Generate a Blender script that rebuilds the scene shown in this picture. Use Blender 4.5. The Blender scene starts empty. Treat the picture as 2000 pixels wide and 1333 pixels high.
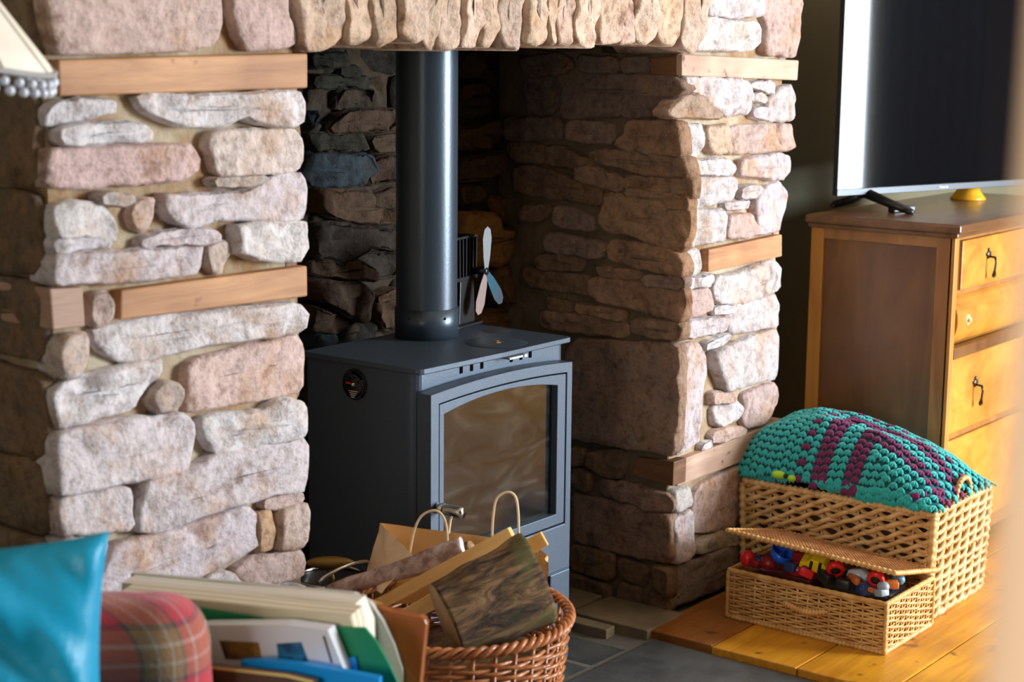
import bpy, bmesh, math, random
from mathutils import Vector, Matrix, noise
R=random.Random(7)
PI=math.pi
S=bpy.context.scene; COL=S.collection
# ------------------------------------------------------------ camera
F=3337.;PIT=math.radians(9.85);ROLL=math.radians(.558);YAW=math.radians(37.5)
_r=Vector((math.sin(YAW),-math.cos(YAW),0));FWD=Vector((math.cos(YAW)*math.cos(PIT),math.sin(YAW)*math.cos(PIT),-math.sin(PIT)))
_u=_r.cross(FWD);RGT=_r*math.cos(ROLL)+_u*math.sin(ROLL);UP=RGT.cross(FWD)
CAM=Vector((-3.223,-2.025,1.3))
def ray(x,y): return RGT*((x-1000)/F)-UP*((y-666.5)/F)+FWD
def hit(x,y,ax,c):
    d=ray(x,y); return CAM+d*((c-CAM[ax])/d[ax])
def D(x,y,d): return CAM+ray(x,y)*d
cd=bpy.data.cameras.new('camera');cam=bpy.data.objects.new('camera',cd);COL.objects.link(cam)
cam.matrix_world=Matrix(((RGT.x,UP.x,-FWD.x,CAM.x),(RGT.y,UP.y,-FWD.y,CAM.y),(RGT.z,UP.z,-FWD.z,CAM.z),(0,0,0,1)))
cd.sensor_width=36;cd.lens=F/2000*36;cd.clip_start=.02
cd.dof.use_dof=True;cd.dof.focus_distance=3.5;cd.dof.aperture_fstop=4.3
S.camera=cam
# ------------------------------------------------------------ light
w=bpy.data.worlds.new('world');S.world=w;w.use_nodes=True
w.node_tree.nodes['Background'].inputs[0].default_value=(1,.62,.34,1);w.node_tree.nodes['Background'].inputs[1].default_value=.048
def area(name,loc,to,sx,sy,p,col):
    l=bpy.data.lights.new(name,'AREA');l.shape='RECTANGLE';l.size=sx;l.size_y=sy;l.energy=p;l.color=col
    o=bpy.data.objects.new(name,l);COL.objects.link(o);o.location=loc
    o.rotation_euler=(Vector(to)-Vector(loc)).to_track_quat('-Z','Z').to_euler();return o
area('window_daylight',(2.62,-4.58,1.35),(2.62,0,1.35),1.62,1.8,585,(.82,.91,1))
area('side_window_daylight',(-4.6,-1.15,1.2),(0,.05,.9),.7,1.0,42,(1,.93,.85))
S.view_settings.view_transform='Standard';S.view_settings.look='None';S.view_settings.gamma=1;S.view_settings.exposure=0.15
S.view_settings.use_curve_mapping=False
S.cycles.use_denoising=True
# ------------------------------------------------------------ helpers
def tag(o,label=None,cat=None,group=None,kind=None):
    if label:o['label']=label
    if cat:o['category']=cat
    if group:o['group']=group
    if kind:o['kind']=kind
    return o
def mk(name,v,f,mat,parent=None,smooth=False,mw=None,mids=None):
    me=bpy.data.meshes.new(name);me.from_pydata([tuple(p) for p in v],[],f)
    ms=mat if isinstance(mat,(list,tuple)) else [mat]
    for m in ms: me.materials.append(m)
    if mids: me.polygons.foreach_set('material_index',mids)
    if smooth: me.polygons.foreach_set('use_smooth',[True]*len(f))
    me.update()
    o=bpy.data.objects.new(name,me);COL.objects.link(o)
    if mw is not None:o.matrix_world=mw
    if parent: o.parent=parent
    return o
def emp(name,loc,label,cat,group=None,kind=None,rz=0):
    o=bpy.data.objects.new(name,None);COL.objects.link(o);o.location=loc;o.rotation_euler=(0,0,rz);o.empty_display_size=.05
    return tag(o,label,cat,group,kind)
class MB:
    """collects geometry; coordinates are in the parent's frame"""
    def __init__(s):s.v=[];s.f=[];s.m=[]
    def add(s,v,f,mi=0):
        n=len(s.v);s.v+=[Vector(p) for p in v];s.f+=[tuple(i+n for i in q) for q in f];s.m+=[mi]*len(f);return s
    def box(s,a,b,mi=0,bev=0):
        x0,y0,z0=a;x1,y1,z1=b
        if bev<=0:
            return s.add([(x0,y0,z0),(x1,y0,z0),(x1,y1,z0),(x0,y1,z0),(x0,y0,z1),(x1,y0,z1),(x1,y1,z1),(x0,y1,z1)],
             [(0,3,2,1),(4,5,6,7),(0,1,5,4),(1,2,6,5),(2,3,7,6),(3,0,4,7)],mi)
        bm=bmesh.new();bmesh.ops.create_cube(bm,size=1)
        for q in bm.verts:q.co=Vector(((x0+x1)/2+q.co.x*(x1-x0),(y0+y1)/2+q.co.y*(y1-y0),(z0+z1)/2+q.co.z*(z1-z0)))
        bmesh.ops.bevel(bm,geom=list(bm.edges),offset=bev,segments=2,affect='EDGES',profile=.5)
        bm.verts.index_update();s.add([q.co.copy() for q in bm.verts],[tuple(x.index for x in f.verts) for f in bm.faces],mi);bm.free();return s
    def tube(s,pts,r,n=6,closed=False,mi=0,caps=True):
        P=[Vector(p) for p in pts];m=len(P);rr=r if hasattr(r,'__len__') else [r]*m
        v=[];ref=None
        for i in range(m):
            if closed:t=P[(i+1)%m]-P[i-1]
            else:t=P[min(i+1,m-1)]-P[max(i-1,0)]
            if t.length<1e-9:t=Vector((0,0,1))
            t.normalize()
            if ref is None:
                ref=Vector((0,0,1)) if abs(t.z)<.9 else Vector((1,0,0))
            a=(ref-t*ref.dot(t));a.normalize();b=t.cross(a);ref=a
            for k in range(n):
                c=2*PI*k/n;v.append(P[i]+(a*math.cos(c)+b*math.sin(c))*rr[i])
        f=[]
        for i in range(m if closed else m-1):
            j=(i+1)%m
            for k in range(n):f.append((i*n+k,i*n+(k+1)%n,j*n+(k+1)%n,j*n+k))
        if not closed and caps:
            f.append(tuple(range(n))[::-1]);f.append(tuple((m-1)*n+k for k in range(n)))
        return s.add(v,f,mi)
    def lathe(s,prof,n=32,c=(0,0,0),ax='z',mi=0):
        v=[];c=Vector(c)
        for r,z in prof:
            for k in range(n):
                a=2*PI*k/n
                p=(r*math.cos(a),r*math.sin(a),z)
                if ax=='y':p=(p[0],p[2],p[1])
                if ax=='x':p=(p[2],p[0],p[1])
                v.append(c+Vector(p))
        f=[(i*n+k,i*n+(k+1)%n,(i+1)*n+(k+1)%n,(i+1)*n+k) for i in range(len(prof)-1) for k in range(n)]
        return s.add(v,f,mi)
    def ball(s,c,r,n=10,m=7,mi=0,R_=None):
        rx,ry,rz=r if hasattr(r,'__len__') else (r,r,r);v=[];c=Vector(c)
        for i in range(m+1):
            t=PI*i/m
            for k in range(n):
                a=2*PI*k/n;p=Vector((rx*math.sin(t)*math.cos(a),ry*math.sin(t)*math.sin(a),rz*math.cos(t)))
                if R_ is not None:p=R_@p
                v.append(c+p)
        return s.add(v,[(i*n+k,(i+1)*n+k,(i+1)*n+(k+1)%n,i*n+(k+1)%n) for i in range(m) for k in range(n)],mi)
    def prism(s,poly,h0,h1,fn,mi=0):
        """poly list of (u,v), fn(u,v,h)->point"""
        n=len(poly);v=[fn(u,w_,h0) for u,w_ in poly]+[fn(u,w_,h1) for u,w_ in poly]
        f=[tuple(range(n)),tuple(range(n,2*n))[::-1]]+[(i,n+i,n+(i+1)%n,(i+1)%n) for i in range(n)]
        return s.add(v,f,mi)
    def build(s,name,mat,parent=None,smooth=False,mw=None,label=None,kind=None,fix=False,bevel=0):
        o=mk(name,s.v,s.f,mat,None,smooth,mw,s.m if isinstance(mat,(list,tuple)) else None)
        if fix:
            bm=bmesh.new();bm.from_mesh(o.data);bmesh.ops.recalc_face_normals(bm,faces=bm.faces);bm.to_mesh(o.data);bm.free()
        if parent:o.parent=parent
        if label:o['label']=label
        if kind:o['kind']=kind
        if bevel:
            md=o.modifiers.new('bevel','BEVEL');md.width=bevel;md.segments=2;md.limit_method='ANGLE'
        return o
# ------------------------------------------------------------ materials
def newmat(n):
    m=bpy.data.materials.new(n);m.use_nodes=True;nt=m.node_tree;return m,nt,nt.nodes['Principled BSDF']
def N(nt,t,**k):
    n=nt.nodes.new(t)
    for a,b in k.items():
        if a.startswith('i_'):n.inputs[a[2:].replace('_',' ')].default_value=b
        else:setattr(n,a,b)
    return n
def plain(name,c,rough=.5,metal=0,bump=0,bs=80,**kw):
    m,nt,b=newmat(name);b.inputs['Base Color'].default_value=(*c,1);b.inputs['Roughness'].default_value=rough;b.inputs['Metallic'].default_value=metal
    for k,v in kw.items():b.inputs[k.replace('_',' ')].default_value=v
    if bump:
        tc=N(nt,'ShaderNodeTexCoord');no=N(nt,'ShaderNodeTexNoise',i_Scale=bs,i_Detail=4.);bp=N(nt,'ShaderNodeBump',i_Strength=1.,i_Distance=bump)
        nt.links.new(tc.outputs['Object'],no.inputs['Vector']);nt.links.new(no.outputs['Fac'],bp.inputs['Height']);nt.links.new(bp.outputs[0],b.inputs['Normal'])
    return m
def ramp(nt,stops,interp='LINEAR'):
    r=N(nt,'ShaderNodeValToRGB');cr=r.color_ramp;cr.interpolation=interp
    while len(cr.elements)<len(stops):cr.elements.new(.5)
    for e,(p,c) in zip(cr.elements,stops):e.position=p;e.color=(*c,1)
    return r
def mix(nt,fac,a,b,mode='MIX'):
    m=N(nt,'ShaderNodeMix',data_type='RGBA',blend_type=mode)
    for s_,x in ((0,fac),(6,a),(7,b)):
        if hasattr(x,'links'):nt.links.new(x,m.inputs[s_])
        else:m.inputs[s_].default_value=x if s_==0 else (*x,1)
    return m.outputs[2]
def stone_mat(name,stain,staincol,bumpd=.004,ms=1.):
    m,nt,b=newmat(name);oi=N(nt,'ShaderNodeObjectInfo');g=N(nt,'ShaderNodeNewGeometry')
    n1=N(nt,'ShaderNodeTexNoise',i_Scale=9.,i_Detail=6.,i_Roughness=.65);n2=N(nt,'ShaderNodeTexNoise',i_Scale=55.*ms,i_Detail=8.,i_Roughness=.7)
    n3=N(nt,'ShaderNodeTexNoise',i_Scale=21.,i_Detail=6.,i_Roughness=.6,i_Distortion=.15)
    add=N(nt,'ShaderNodeVectorMath',operation='ADD');rnd=N(nt,'ShaderNodeMath',operation='MULTIPLY');rnd.inputs[1].default_value=7.3
    nt.links.new(oi.outputs['Random'],rnd.inputs[0]);nt.links.new(g.outputs['Position'],add.inputs[0]);nt.links.new(rnd.outputs[0],add.inputs[1])
    for n in (n1,n2,n3):nt.links.new(add.outputs[0],n.inputs['Vector'])
    r1=ramp(nt,[(.5,(0,0,0)),(.72,(1,1,1))]);nt.links.new(n1.outputs['Fac'],r1.inputs[0])
    st=N(nt,'ShaderNodeMath',operation='MULTIPLY');st.inputs[1].default_value=stain;nt.links.new(r1.outputs[0],st.inputs[0])
    c1=mix(nt,st.outputs[0],oi.outputs['Color'],staincol)
    r2=ramp(nt,[(.30,(.58,.52,.49)),(.52,(1,1,1)),(.75,(1.15,1.13,1.12))]);nt.links.new(n2.outputs['Fac'],r2.inputs[0])
    c2=mix(nt,1.,c1,r2.outputs[0],'MULTIPLY')
    r3=ramp(nt,[(.30,(.42,.31,.25)),(.43,(1,1,1))]);nt.links.new(n3.outputs['Fac'],r3.inputs[0])
    c3=mix(nt,.75,c2,r3.outputs[0],'MULTIPLY')
    nt.links.new(c3,b.inputs['Base Color']);b.inputs['Roughness'].default_value=.85;b.inputs['Specular IOR Level'].default_value=.25
    b1=N(nt,'ShaderNodeBump',i_Strength=.9,i_Distance=bumpd);nt.links.new(n2.outputs['Fac'],b1.inputs['Height'])
    b2=N(nt,'ShaderNodeBump',i_Strength=.8,i_Distance=bumpd*2.8);nt.links.new(n3.outputs['Fac'],b2.inputs['Height']);nt.links.new(b1.outputs[0],b2.inputs['Normal'])
    nt.links.new(b2.outputs[0],b.inputs['Normal']);return m
def wood(name,ca,cb,scale=(3,3,40),rough=.45,knots=0,bump=.0006,spec=.4,band=0,coat=0):
    """grain runs along the axis with the smallest scale"""
    m,nt,b=newmat(name);tc=N(nt,'ShaderNodeTexCoord');mp=N(nt,'ShaderNodeMapping');mp.inputs['Scale'].default_value=scale
    nt.links.new(tc.outputs['Object'],mp.inputs[0]);n=N(nt,'ShaderNodeTexNoise',i_Scale=1.,i_Detail=7.,i_Roughness=.62,i_Distortion=.8);nt.links.new(mp.outputs[0],n.inputs['Vector'])
    r=ramp(nt,[(.3,cb),(.5,tuple((x+y)/2 for x,y in zip(ca,cb))),(.68,ca)]);nt.links.new(n.outputs['Fac'],r.inputs[0]);c=r.outputs[0]
    if knots:
        k=N(nt,'ShaderNodeTexNoise',i_Scale=knots,i_Detail=3.);nt.links.new(tc.outputs['Object'],k.inputs['Vector'])
        kr=ramp(nt,[(.30,(.22,.14,.09)),(.36,(1,1,1))]);nt.links.new(k.outputs['Fac'],kr.inputs[0]);c=mix(nt,.8,c,kr.outputs[0],'MULTIPLY')
    if band:
        k=N(nt,'ShaderNodeTexNoise',i_Scale=band,i_Detail=2.);nt.links.new(tc.outputs['Object'],k.inputs['Vector'])
        kr=ramp(nt,[(.38,(.60,.52,.50)),(.6,(1,1,1))]);nt.links.new(k.outputs['Fac'],kr.inputs[0]);c=mix(nt,.7,c,kr.outputs[0],'MULTIPLY')
    nt.links.new(c,b.inputs['Base Color']);b.inputs['Roughness'].default_value=rough;b.inputs['Specular IOR Level'].default_value=spec;b.inputs['Coat Weight'].default_value=coat;b.inputs['Coat Roughness'].default_value=.15
    bp=N(nt,'ShaderNodeBump',i_Strength=1.,i_Distance=bump);nt.links.new(n.outputs['Fac'],bp.inputs['Height']);nt.links.new(bp.outputs[0],b.inputs['Normal']);return m
def mottled(name,c1,c2,scale=6,rough=.6,bump=.002,bscale=40,c3=None,metal=0,detail=6.):
    m,nt,b=newmat(name);tc=N(nt,'ShaderNodeTexCoord');n=N(nt,'ShaderNodeTexNoise',i_Scale=scale,i_Detail=detail,i_Roughness=.6);nt.links.new(tc.outputs['Object'],n.inputs['Vector'])
    st=[(.35,c1),(.62,c2)]+([(.78,c3)] if c3 else []);r=ramp(nt,st);nt.links.new(n.outputs['Fac'],r.inputs[0]);nt.links.new(r.outputs[0],b.inputs['Base Color'])
    n2=N(nt,'ShaderNodeTexNoise',i_Scale=bscale,i_Detail=6.);nt.links.new(tc.outputs['Object'],n2.inputs['Vector'])
    bp=N(nt,'ShaderNodeBump',i_Strength=1.,i_Distance=bump);nt.links.new(n2.outputs['Fac'],bp.inputs['Height']);nt.links.new(bp.outputs[0],b.inputs['Normal'])
    b.inputs['Roughness'].default_value=rough;b.inputs['Metallic'].default_value=metal;return m
M={}
M['stone']=stone_mat('lit_stone',.8,(.50,.27,.12),.0055)
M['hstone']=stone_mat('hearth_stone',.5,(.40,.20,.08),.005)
M['bstone']=stone_mat('sooty_shaded_stone',.6,(.05,.04,.028),.006)
M['mortar']=mottled('lime_mortar',(.30,.17,.075),(.47,.39,.27),11,.95,.005,50,(.58,.50,.38))  # orange-brown low end stands in for shadow between the stones
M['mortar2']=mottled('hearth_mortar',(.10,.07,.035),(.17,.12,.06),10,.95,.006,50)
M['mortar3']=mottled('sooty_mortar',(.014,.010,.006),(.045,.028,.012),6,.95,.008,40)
M['timber']=wood('built_in_timber',(.62,.33,.15),(.40,.19,.08),(4,12,45),.6,knots=16,band=5)
M['timber_pale']=wood('pale_timber',(.66,.47,.34),(.50,.33,.24),(4,12,45),.6,knots=22,band=5)
M['timber_shaded']=wood('shaded_timber',(.22,.10,.04),(.12,.05,.02),(12,4,45),.6)  # side faces of the beams in the recess, shade put into the colour
M['slate']=mottled('slate',(.040,.044,.044),(.095,.10,.098),5,.5,.003,22,(.17,.17,.16))
M['ledge']=mottled('hearth_ledge_stone',(.16,.125,.075),(.26,.20,.12),8,.7,.003,25)
M['joint']=plain('floor_joint',(.13,.12,.10),.9,bump=.002)
M['pine']=wood('worn_pine_board',(.88,.45,.03),(.60,.24,.012),(3,30,30),.3,knots=14,band=3.2,bump=.0008,spec=.5)
M['pine2']=wood('shaded_pine_board',(.42,.17,.035),(.27,.09,.018),(3,30,30),.35,knots=14,band=4,bump=.0008)  # darker copy of the pine, weaker light beside the pier put into its colour
M['green_wall']=mottled('olive_wall_paint',(.105,.098,.055),(.12,.11,.065),3,.75,.0006,90)
M['plaster']=plain('cream_plaster',(.62,.56,.46),.9,bump=.001)
M['stove']=plain('stove_paint',(.065,.092,.128),.46,.42,.0003,260,Specular_IOR_Level=.6)
M['stove_dark']=plain('stove_gap',(.002,.002,.002),.95,Specular_IOR_Level=.05)
M['flue']=plain('flue_paint',(.06,.085,.115),.32,.5,.0002,200,Specular_IOR_Level=.6)
M['chrome']=plain('chrome',(.62,.60,.56),.16,1)
M['black']=plain('black_metal',(.012,.012,.013),.35)
M['blackm']=plain('matt_black',(.016,.016,.017),.7)
M['brass']=plain('brass',(.75,.52,.2),.3,1)
M['oak_d']=wood('dark_oak',(.235,.105,.032),(.135,.052,.015),(14,14,2),.33,bump=.0004,band=3,coat=.25)
M['oak_m']=wood('mid_oak',(.40,.19,.055),(.25,.10,.028),(14,14,2.5),.36,bump=.0004,coat=.2)
M['oak_top']=wood('oak_top',(.21,.105,.045),(.11,.05,.02),(3,22,22),.3,bump=.0004,coat=.3)
M['oak_f']=wood('golden_oak',(.72,.34,.06),(.46,.19,.025),(9,4,16),.33,bump=.0004,band=4,coat=.2)
M['oak_edge']=wood('amber_oak',(.62,.28,.05),(.42,.17,.03),(14,14,2),.35)
M['iron']=plain('dark_bronze',(.07,.06,.045),.3,.9)
def wickmat(name,a,b_,rough=.42):
    m,nt,b=newmat(name);tc=N(nt,'ShaderNodeTexCoord');n=N(nt,'ShaderNodeTexNoise',i_Scale=30.,i_Detail=3.);nt.links.new(tc.outputs['Object'],n.inputs['Vector'])
    n2=N(nt,'ShaderNodeTexNoise',i_Scale=170.,i_Detail=2.);nt.links.new(tc.outputs['Object'],n2.inputs['Vector'])
    r=ramp(nt,[(.32,b_),(.66,a)]);nt.links.new(n.outputs['Fac'],r.inputs[0]);nt.links.new(r.outputs[0],b.inputs['Base Color'])
    bp=N(nt,'ShaderNodeBump',i_Strength=.8,i_Distance=.0012);nt.links.new(n2.outputs['Fac'],bp.inputs['Height']);nt.links.new(bp.outputs[0],b.inputs['Normal'])
    b.inputs['Roughness'].default_value=rough;return m
M['wick_big']=wickmat('seagrass',(.74,.50,.22),(.52,.29,.09))
M['wick_small']=wickmat('willow',(.76,.47,.17),(.54,.27,.07),.38)
M['wick_lid']=wickmat('willow_lid',(.55,.27,.10),(.36,.14,.04),.38)
M['wick_red']=wickmat('red_willow',(.56,.22,.08),(.34,.10,.03),.3)
M['teal']=plain('teal_wool',(.004,.40,.40),.85,bump=.0015,bs=300,Sheen_Weight=.35)
M['purple']=plain('plum_wool',(.155,.008,.085),.85,bump=.0015,bs=300,Sheen_Weight=.15)
M['teal_dk']=plain('teal_wool_backing',(.003,.10,.11),.95)
M['bark']=mottled('mossy_bark',(.065,.035,.015),(.26,.15,.06),9,.85,.012,22,(.17,.16,.045))
def barkmat():
    m,nt,b=newmat('mossy_bark');tc=N(nt,'ShaderNodeTexCoord');mp=N(nt,'ShaderNodeMapping');mp.inputs['Scale'].default_value=(9,40,40);nt.links.new(tc.outputs['Object'],mp.inputs[0])
    n=N(nt,'ShaderNodeTexNoise',i_Scale=1.,i_Detail=8.,i_Roughness=.7,i_Distortion=1.5);nt.links.new(mp.outputs[0],n.inputs['Vector'])
    r=ramp(nt,[(.36,(.018,.010,.006)),(.46,(.11,.055,.022)),(.58,(.30,.17,.07)),(.72,(.42,.28,.13))]);nt.links.new(n.outputs['Fac'],r.inputs[0])
    g=N(nt,'ShaderNodeTexNoise',i_Scale=11.,i_Detail=3.);nt.links.new(tc.outputs['Object'],g.inputs['Vector']);gr=ramp(nt,[(.5,(0,0,0)),(.6,(1,1,1))]);nt.links.new(g.outputs['Fac'],gr.inputs[0])
    gm=N(nt,'ShaderNodeMath',operation='MULTIPLY');gm.inputs[1].default_value=.55;nt.links.new(gr.outputs[0],gm.inputs[0])
    nt.links.new(mix(nt,gm.outputs[0],r.outputs[0],(.13,.13,.03)),b.inputs['Base Color']);b.inputs['Roughness'].default_value=.85
    bp=N(nt,'ShaderNodeBump',i_Strength=1.,i_Distance=.009);nt.links.new(n.outputs['Fac'],bp.inputs['Height']);nt.links.new(bp.outputs[0],b.inputs['Normal']);return m
M['bark']=barkmat()
M['bark2']=mottled('pink_bark',(.24,.13,.09),(.62,.47,.42),40,.85,.006,60)
M['cutwood']=wood('sawn_wood',(.88,.58,.22),(.72,.40,.12),(4,26,26),.55)
M['cutend']=plain('log_end',(.42,.27,.13),.8,bump=.003)
M['paper']=plain('kraft_paper',(.78,.44,.16),.6,bump=.002,bs=14)
M['twine']=plain('paper_twine',(.80,.62,.38),.7)
M['white']=plain('white_paint',(.75,.74,.72),.5)
def glassmat():
    m,nt,b=newmat('smoked_stove_glass');tc=N(nt,'ShaderNodeTexCoord')
    n=N(nt,'ShaderNodeTexNoise',i_Scale=1.,i_Detail=5.,i_Distortion=2.5);mp=N(nt,'ShaderNodeMapping');mp.inputs['Scale'].default_value=(5,5,13);mp.inputs['Rotation'].default_value=(0,.5,0);nt.links.new(tc.outputs['Object'],mp.inputs[0]);nt.links.new(mp.outputs[0],n.inputs['Vector'])
    r=ramp(nt,[(.35,(.006,.008,.010)),(.55,(.018,.022,.025)),(.78,(.07,.072,.062))]);nt.links.new(n.outputs['Fac'],r.inputs[0]);nt.links.new(r.outputs[0],b.inputs['Base Color'])
    b.inputs['Roughness'].default_value=.12;b.inputs['Alpha'].default_value=.82;b.inputs['Specular IOR Level'].default_value=.8;return m
M['glass']=glassmat()
M['screen']=plain('tv_screen',(.004,.004,.005),.035,0,Specular_IOR_Level=.5)
M['bezel']=plain('tv_bezel',(.05,.055,.06),.35,.6)
# ------------------------------------------------------------ stonework
def chaikin(p):
    o=[]
    for i in range(len(p)):
        a,b=p[i],p[(i+1)%len(p)];o.append((a[0]*.9+b[0]*.1,a[1]*.9+b[1]*.1));o.append((a[0]*.1+b[0]*.9,a[1]*.1+b[1]*.9))
    return o
def resample(p,step,lo,hi):
    L=[math.dist(p[i],p[(i+1)%len(p)]) for i in range(len(p))];T=sum(L);n=max(lo,min(hi,int(T/step)));o=[];i=0;acc=0
    for k in range(n):
        s=T*k/n
        while acc+L[i]<s:acc+=L[i];i+=1
        t=(s-acc)/L[i];a,b=p[i],p[(i+1)%len(p)];o.append((a[0]+(b[0]-a[0])*t,a[1]+(b[1]-a[1])*t))
    return o
def stone(poly,fn,par,mat,col,proud=.0,depth=.05,rough=.006,step=.013,name='stone',edge=.005,cham=.0035,grow=.0035):
    """poly (u,v); fn(u,v,d)->world, d outwards"""
    p=resample(chaikin(poly),step,14,46);n=len(p)
    mx=sum(a for a,b in p)/n;my=sum(b for a,b in p)/n
    sg=1 if sum(p[i][0]*p[(i+1)%n][1]-p[(i+1)%n][0]*p[i][1] for i in range(n))>0 else -1
    q=[]
    for i in range(n):
        dx=p[(i+1)%n][0]-p[i-1][0];dy=p[(i+1)%n][1]-p[i-1][1];L=math.hypot(dx,dy) or 1;q.append((p[i][0]+sg*dy/L*grow,p[i][1]-sg*dx/L*grow))
    p=q
    A=sum(p[i][0]*p[(i+1)%n][1]-p[(i+1)%n][0]*p[i][1] for i in range(n))
    if A<0:p=p[::-1]
    sd=R.random()*50
    cx=sum(a for a,b in p)/n;cy=sum(b for a,b in p)/n
    q=[]
    for a,b in p:
        j=noise.noise_vector(Vector((a*30,b*30,sd)))*.0035+noise.noise_vector(Vector((a*95,b*95,sd+9)))*.0028;q.append((a+j.x,b+j.y))
    p=q
    # inner medial line instead of one centre: squeeze towards the long axis
    us=[a for a,b in p];vs=[b for a,b in p];W=max(us)-min(us);H=max(vs)-min(vs)
    def tgt(a,b):
        if W>1.5*H:
            h=(W-H)*.42;t=max(-h,min(h,a-cx));return cx+t,cy+(b-cy)*0
        if H>1.5*W:
            h=(H-W)*.42;t=max(-h,min(h,b-cy));return cx,cy+t
        return cx,cy
    tilt=(R.uniform(-.05,.05),R.uniform(-.06,.06))
    def z(a,b,amt):
        v=Vector((a*11,b*11,sd));f=noise.noise(v)*.9+noise.noise(v*2.7)*.5-abs(noise.noise(v*1.7+Vector((3,3,3))))*.9+(noise.voronoi(v*1.9)[0][0]-.35)*.9
        return proud+amt*(f*rough*1.6)+(a-cx)*tilt[0]*amt+(b-cy)*tilt[1]*amt
    v=[];rings=[(0,-depth,0),(0,-edge,.5),(cham,-.0008,.9),(None,.14,1),(None,.3,1),(None,.48,1),(None,.68,1),(None,.86,1)]
    for ins,d,amt in rings:
        for a,b in p:
            ta,tb=tgt(a,b);L=math.hypot(ta-a,tb-b) or 1e-6
            if ins is not None:
                k=min(.45,ins/L);x=a+(ta-a)*k;y=b+(tb-b)*k
                v.append(fn(x,y,(z(a,b,amt)+d) if d>-depth else -depth))
            else:
                k=d;x=a+(ta-a)*k;y=b+(tb-b)*k;v.append(fn(x,y,z(x,y,1)+.001))
    nr=len(rings);f=[]
    for i in range(nr-1):
        for k in range(n):f.append((i*n+k,i*n+(k+1)%n,(i+1)*n+(k+1)%n,(i+1)*n+k))
    f.append(tuple((nr-1)*n+k for k in range(n)))
    # orientation check
    a=fn(0,0,0);e=(fn(1,0,0)-a).cross(fn(0,1,0)-a)
    if e.dot(fn(0,0,1)-a)<0:f=[q[::-1] for q in f]
    o=mk(name,v,f,mat,par,True);o.color=(*col,1);return o
def fY(c): return lambda u,v,d:Vector((u,c-d,v))
def fX(c): return lambda u,v,d:Vector((c-d,u,v))
TOPZ=1.47
def pxpoly(pts,ox,oy,s,ax,c,top=TOPZ):
    o=[]
    for x,y in pts:
        h=hit(ox+x*s,oy+max(y,-60)*s,ax,c);u=h[1-ax];v=h[2]
        if y<=-60:v=top
        o.append((u,v))
    return o
def vary(c,a=.06):
    k=1+R.uniform(-a,a);return tuple(max(0,x*k*(1+R.uniform(-a,a)*.4)) for x in c)
LIL=(.68,.60,.61);PNK=(.66,.49,.44);WHT=(.74,.70,.70);BRN=(.55,.36,.23);GRY=(.58,.53,.50)
def wallbody(name,label,boxes,mat,kind='structure'):
    mb=MB()
    for b in boxes:mb.box(*b)
    return tag(mb.build(name,mat),label,'wall',kind=kind)
left=wallbody('wall_left_pier','pale stone pier left of the stove, bonded with two timber blocks',[((-1.67,.017,0),(-1.168,.7,2.3))],M['mortar'])
right=wallbody('wall_right_pier','pale stone pier between the stove recess and the chest of drawers',[((.036,.017,0),(.505,.7,2.3))],M['mortar'])
arch=wallbody('wall_above_arch','stone chimney breast over the recess with upright arch stones',[((-1.175,.018,1.40),(.045,.22,2.3))],M['mortar'])
reveal=wallbody('wall_right_reveal','brown stone side wall right of the stove, recess shade in its colour',[((.0315,.018,0),(.06,.56,2.0))],M['mortar2'])
back=wallbody('wall_recess_back','sooty rubble wall at the back of the stove recess, arch shade in its colour',[((-1.2,.518,0),(.06,.62,2.0)),((-1.2,.2,1.9),(.06,.6,2.0))],M['mortar3'])
sideL=wallbody('wall_left_reveal','stone side wall of the recess left of the stove',[((-1.2,.03,0),(-1.178,.56,2.0))],M['mortar2'])
A=0.45016
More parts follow.
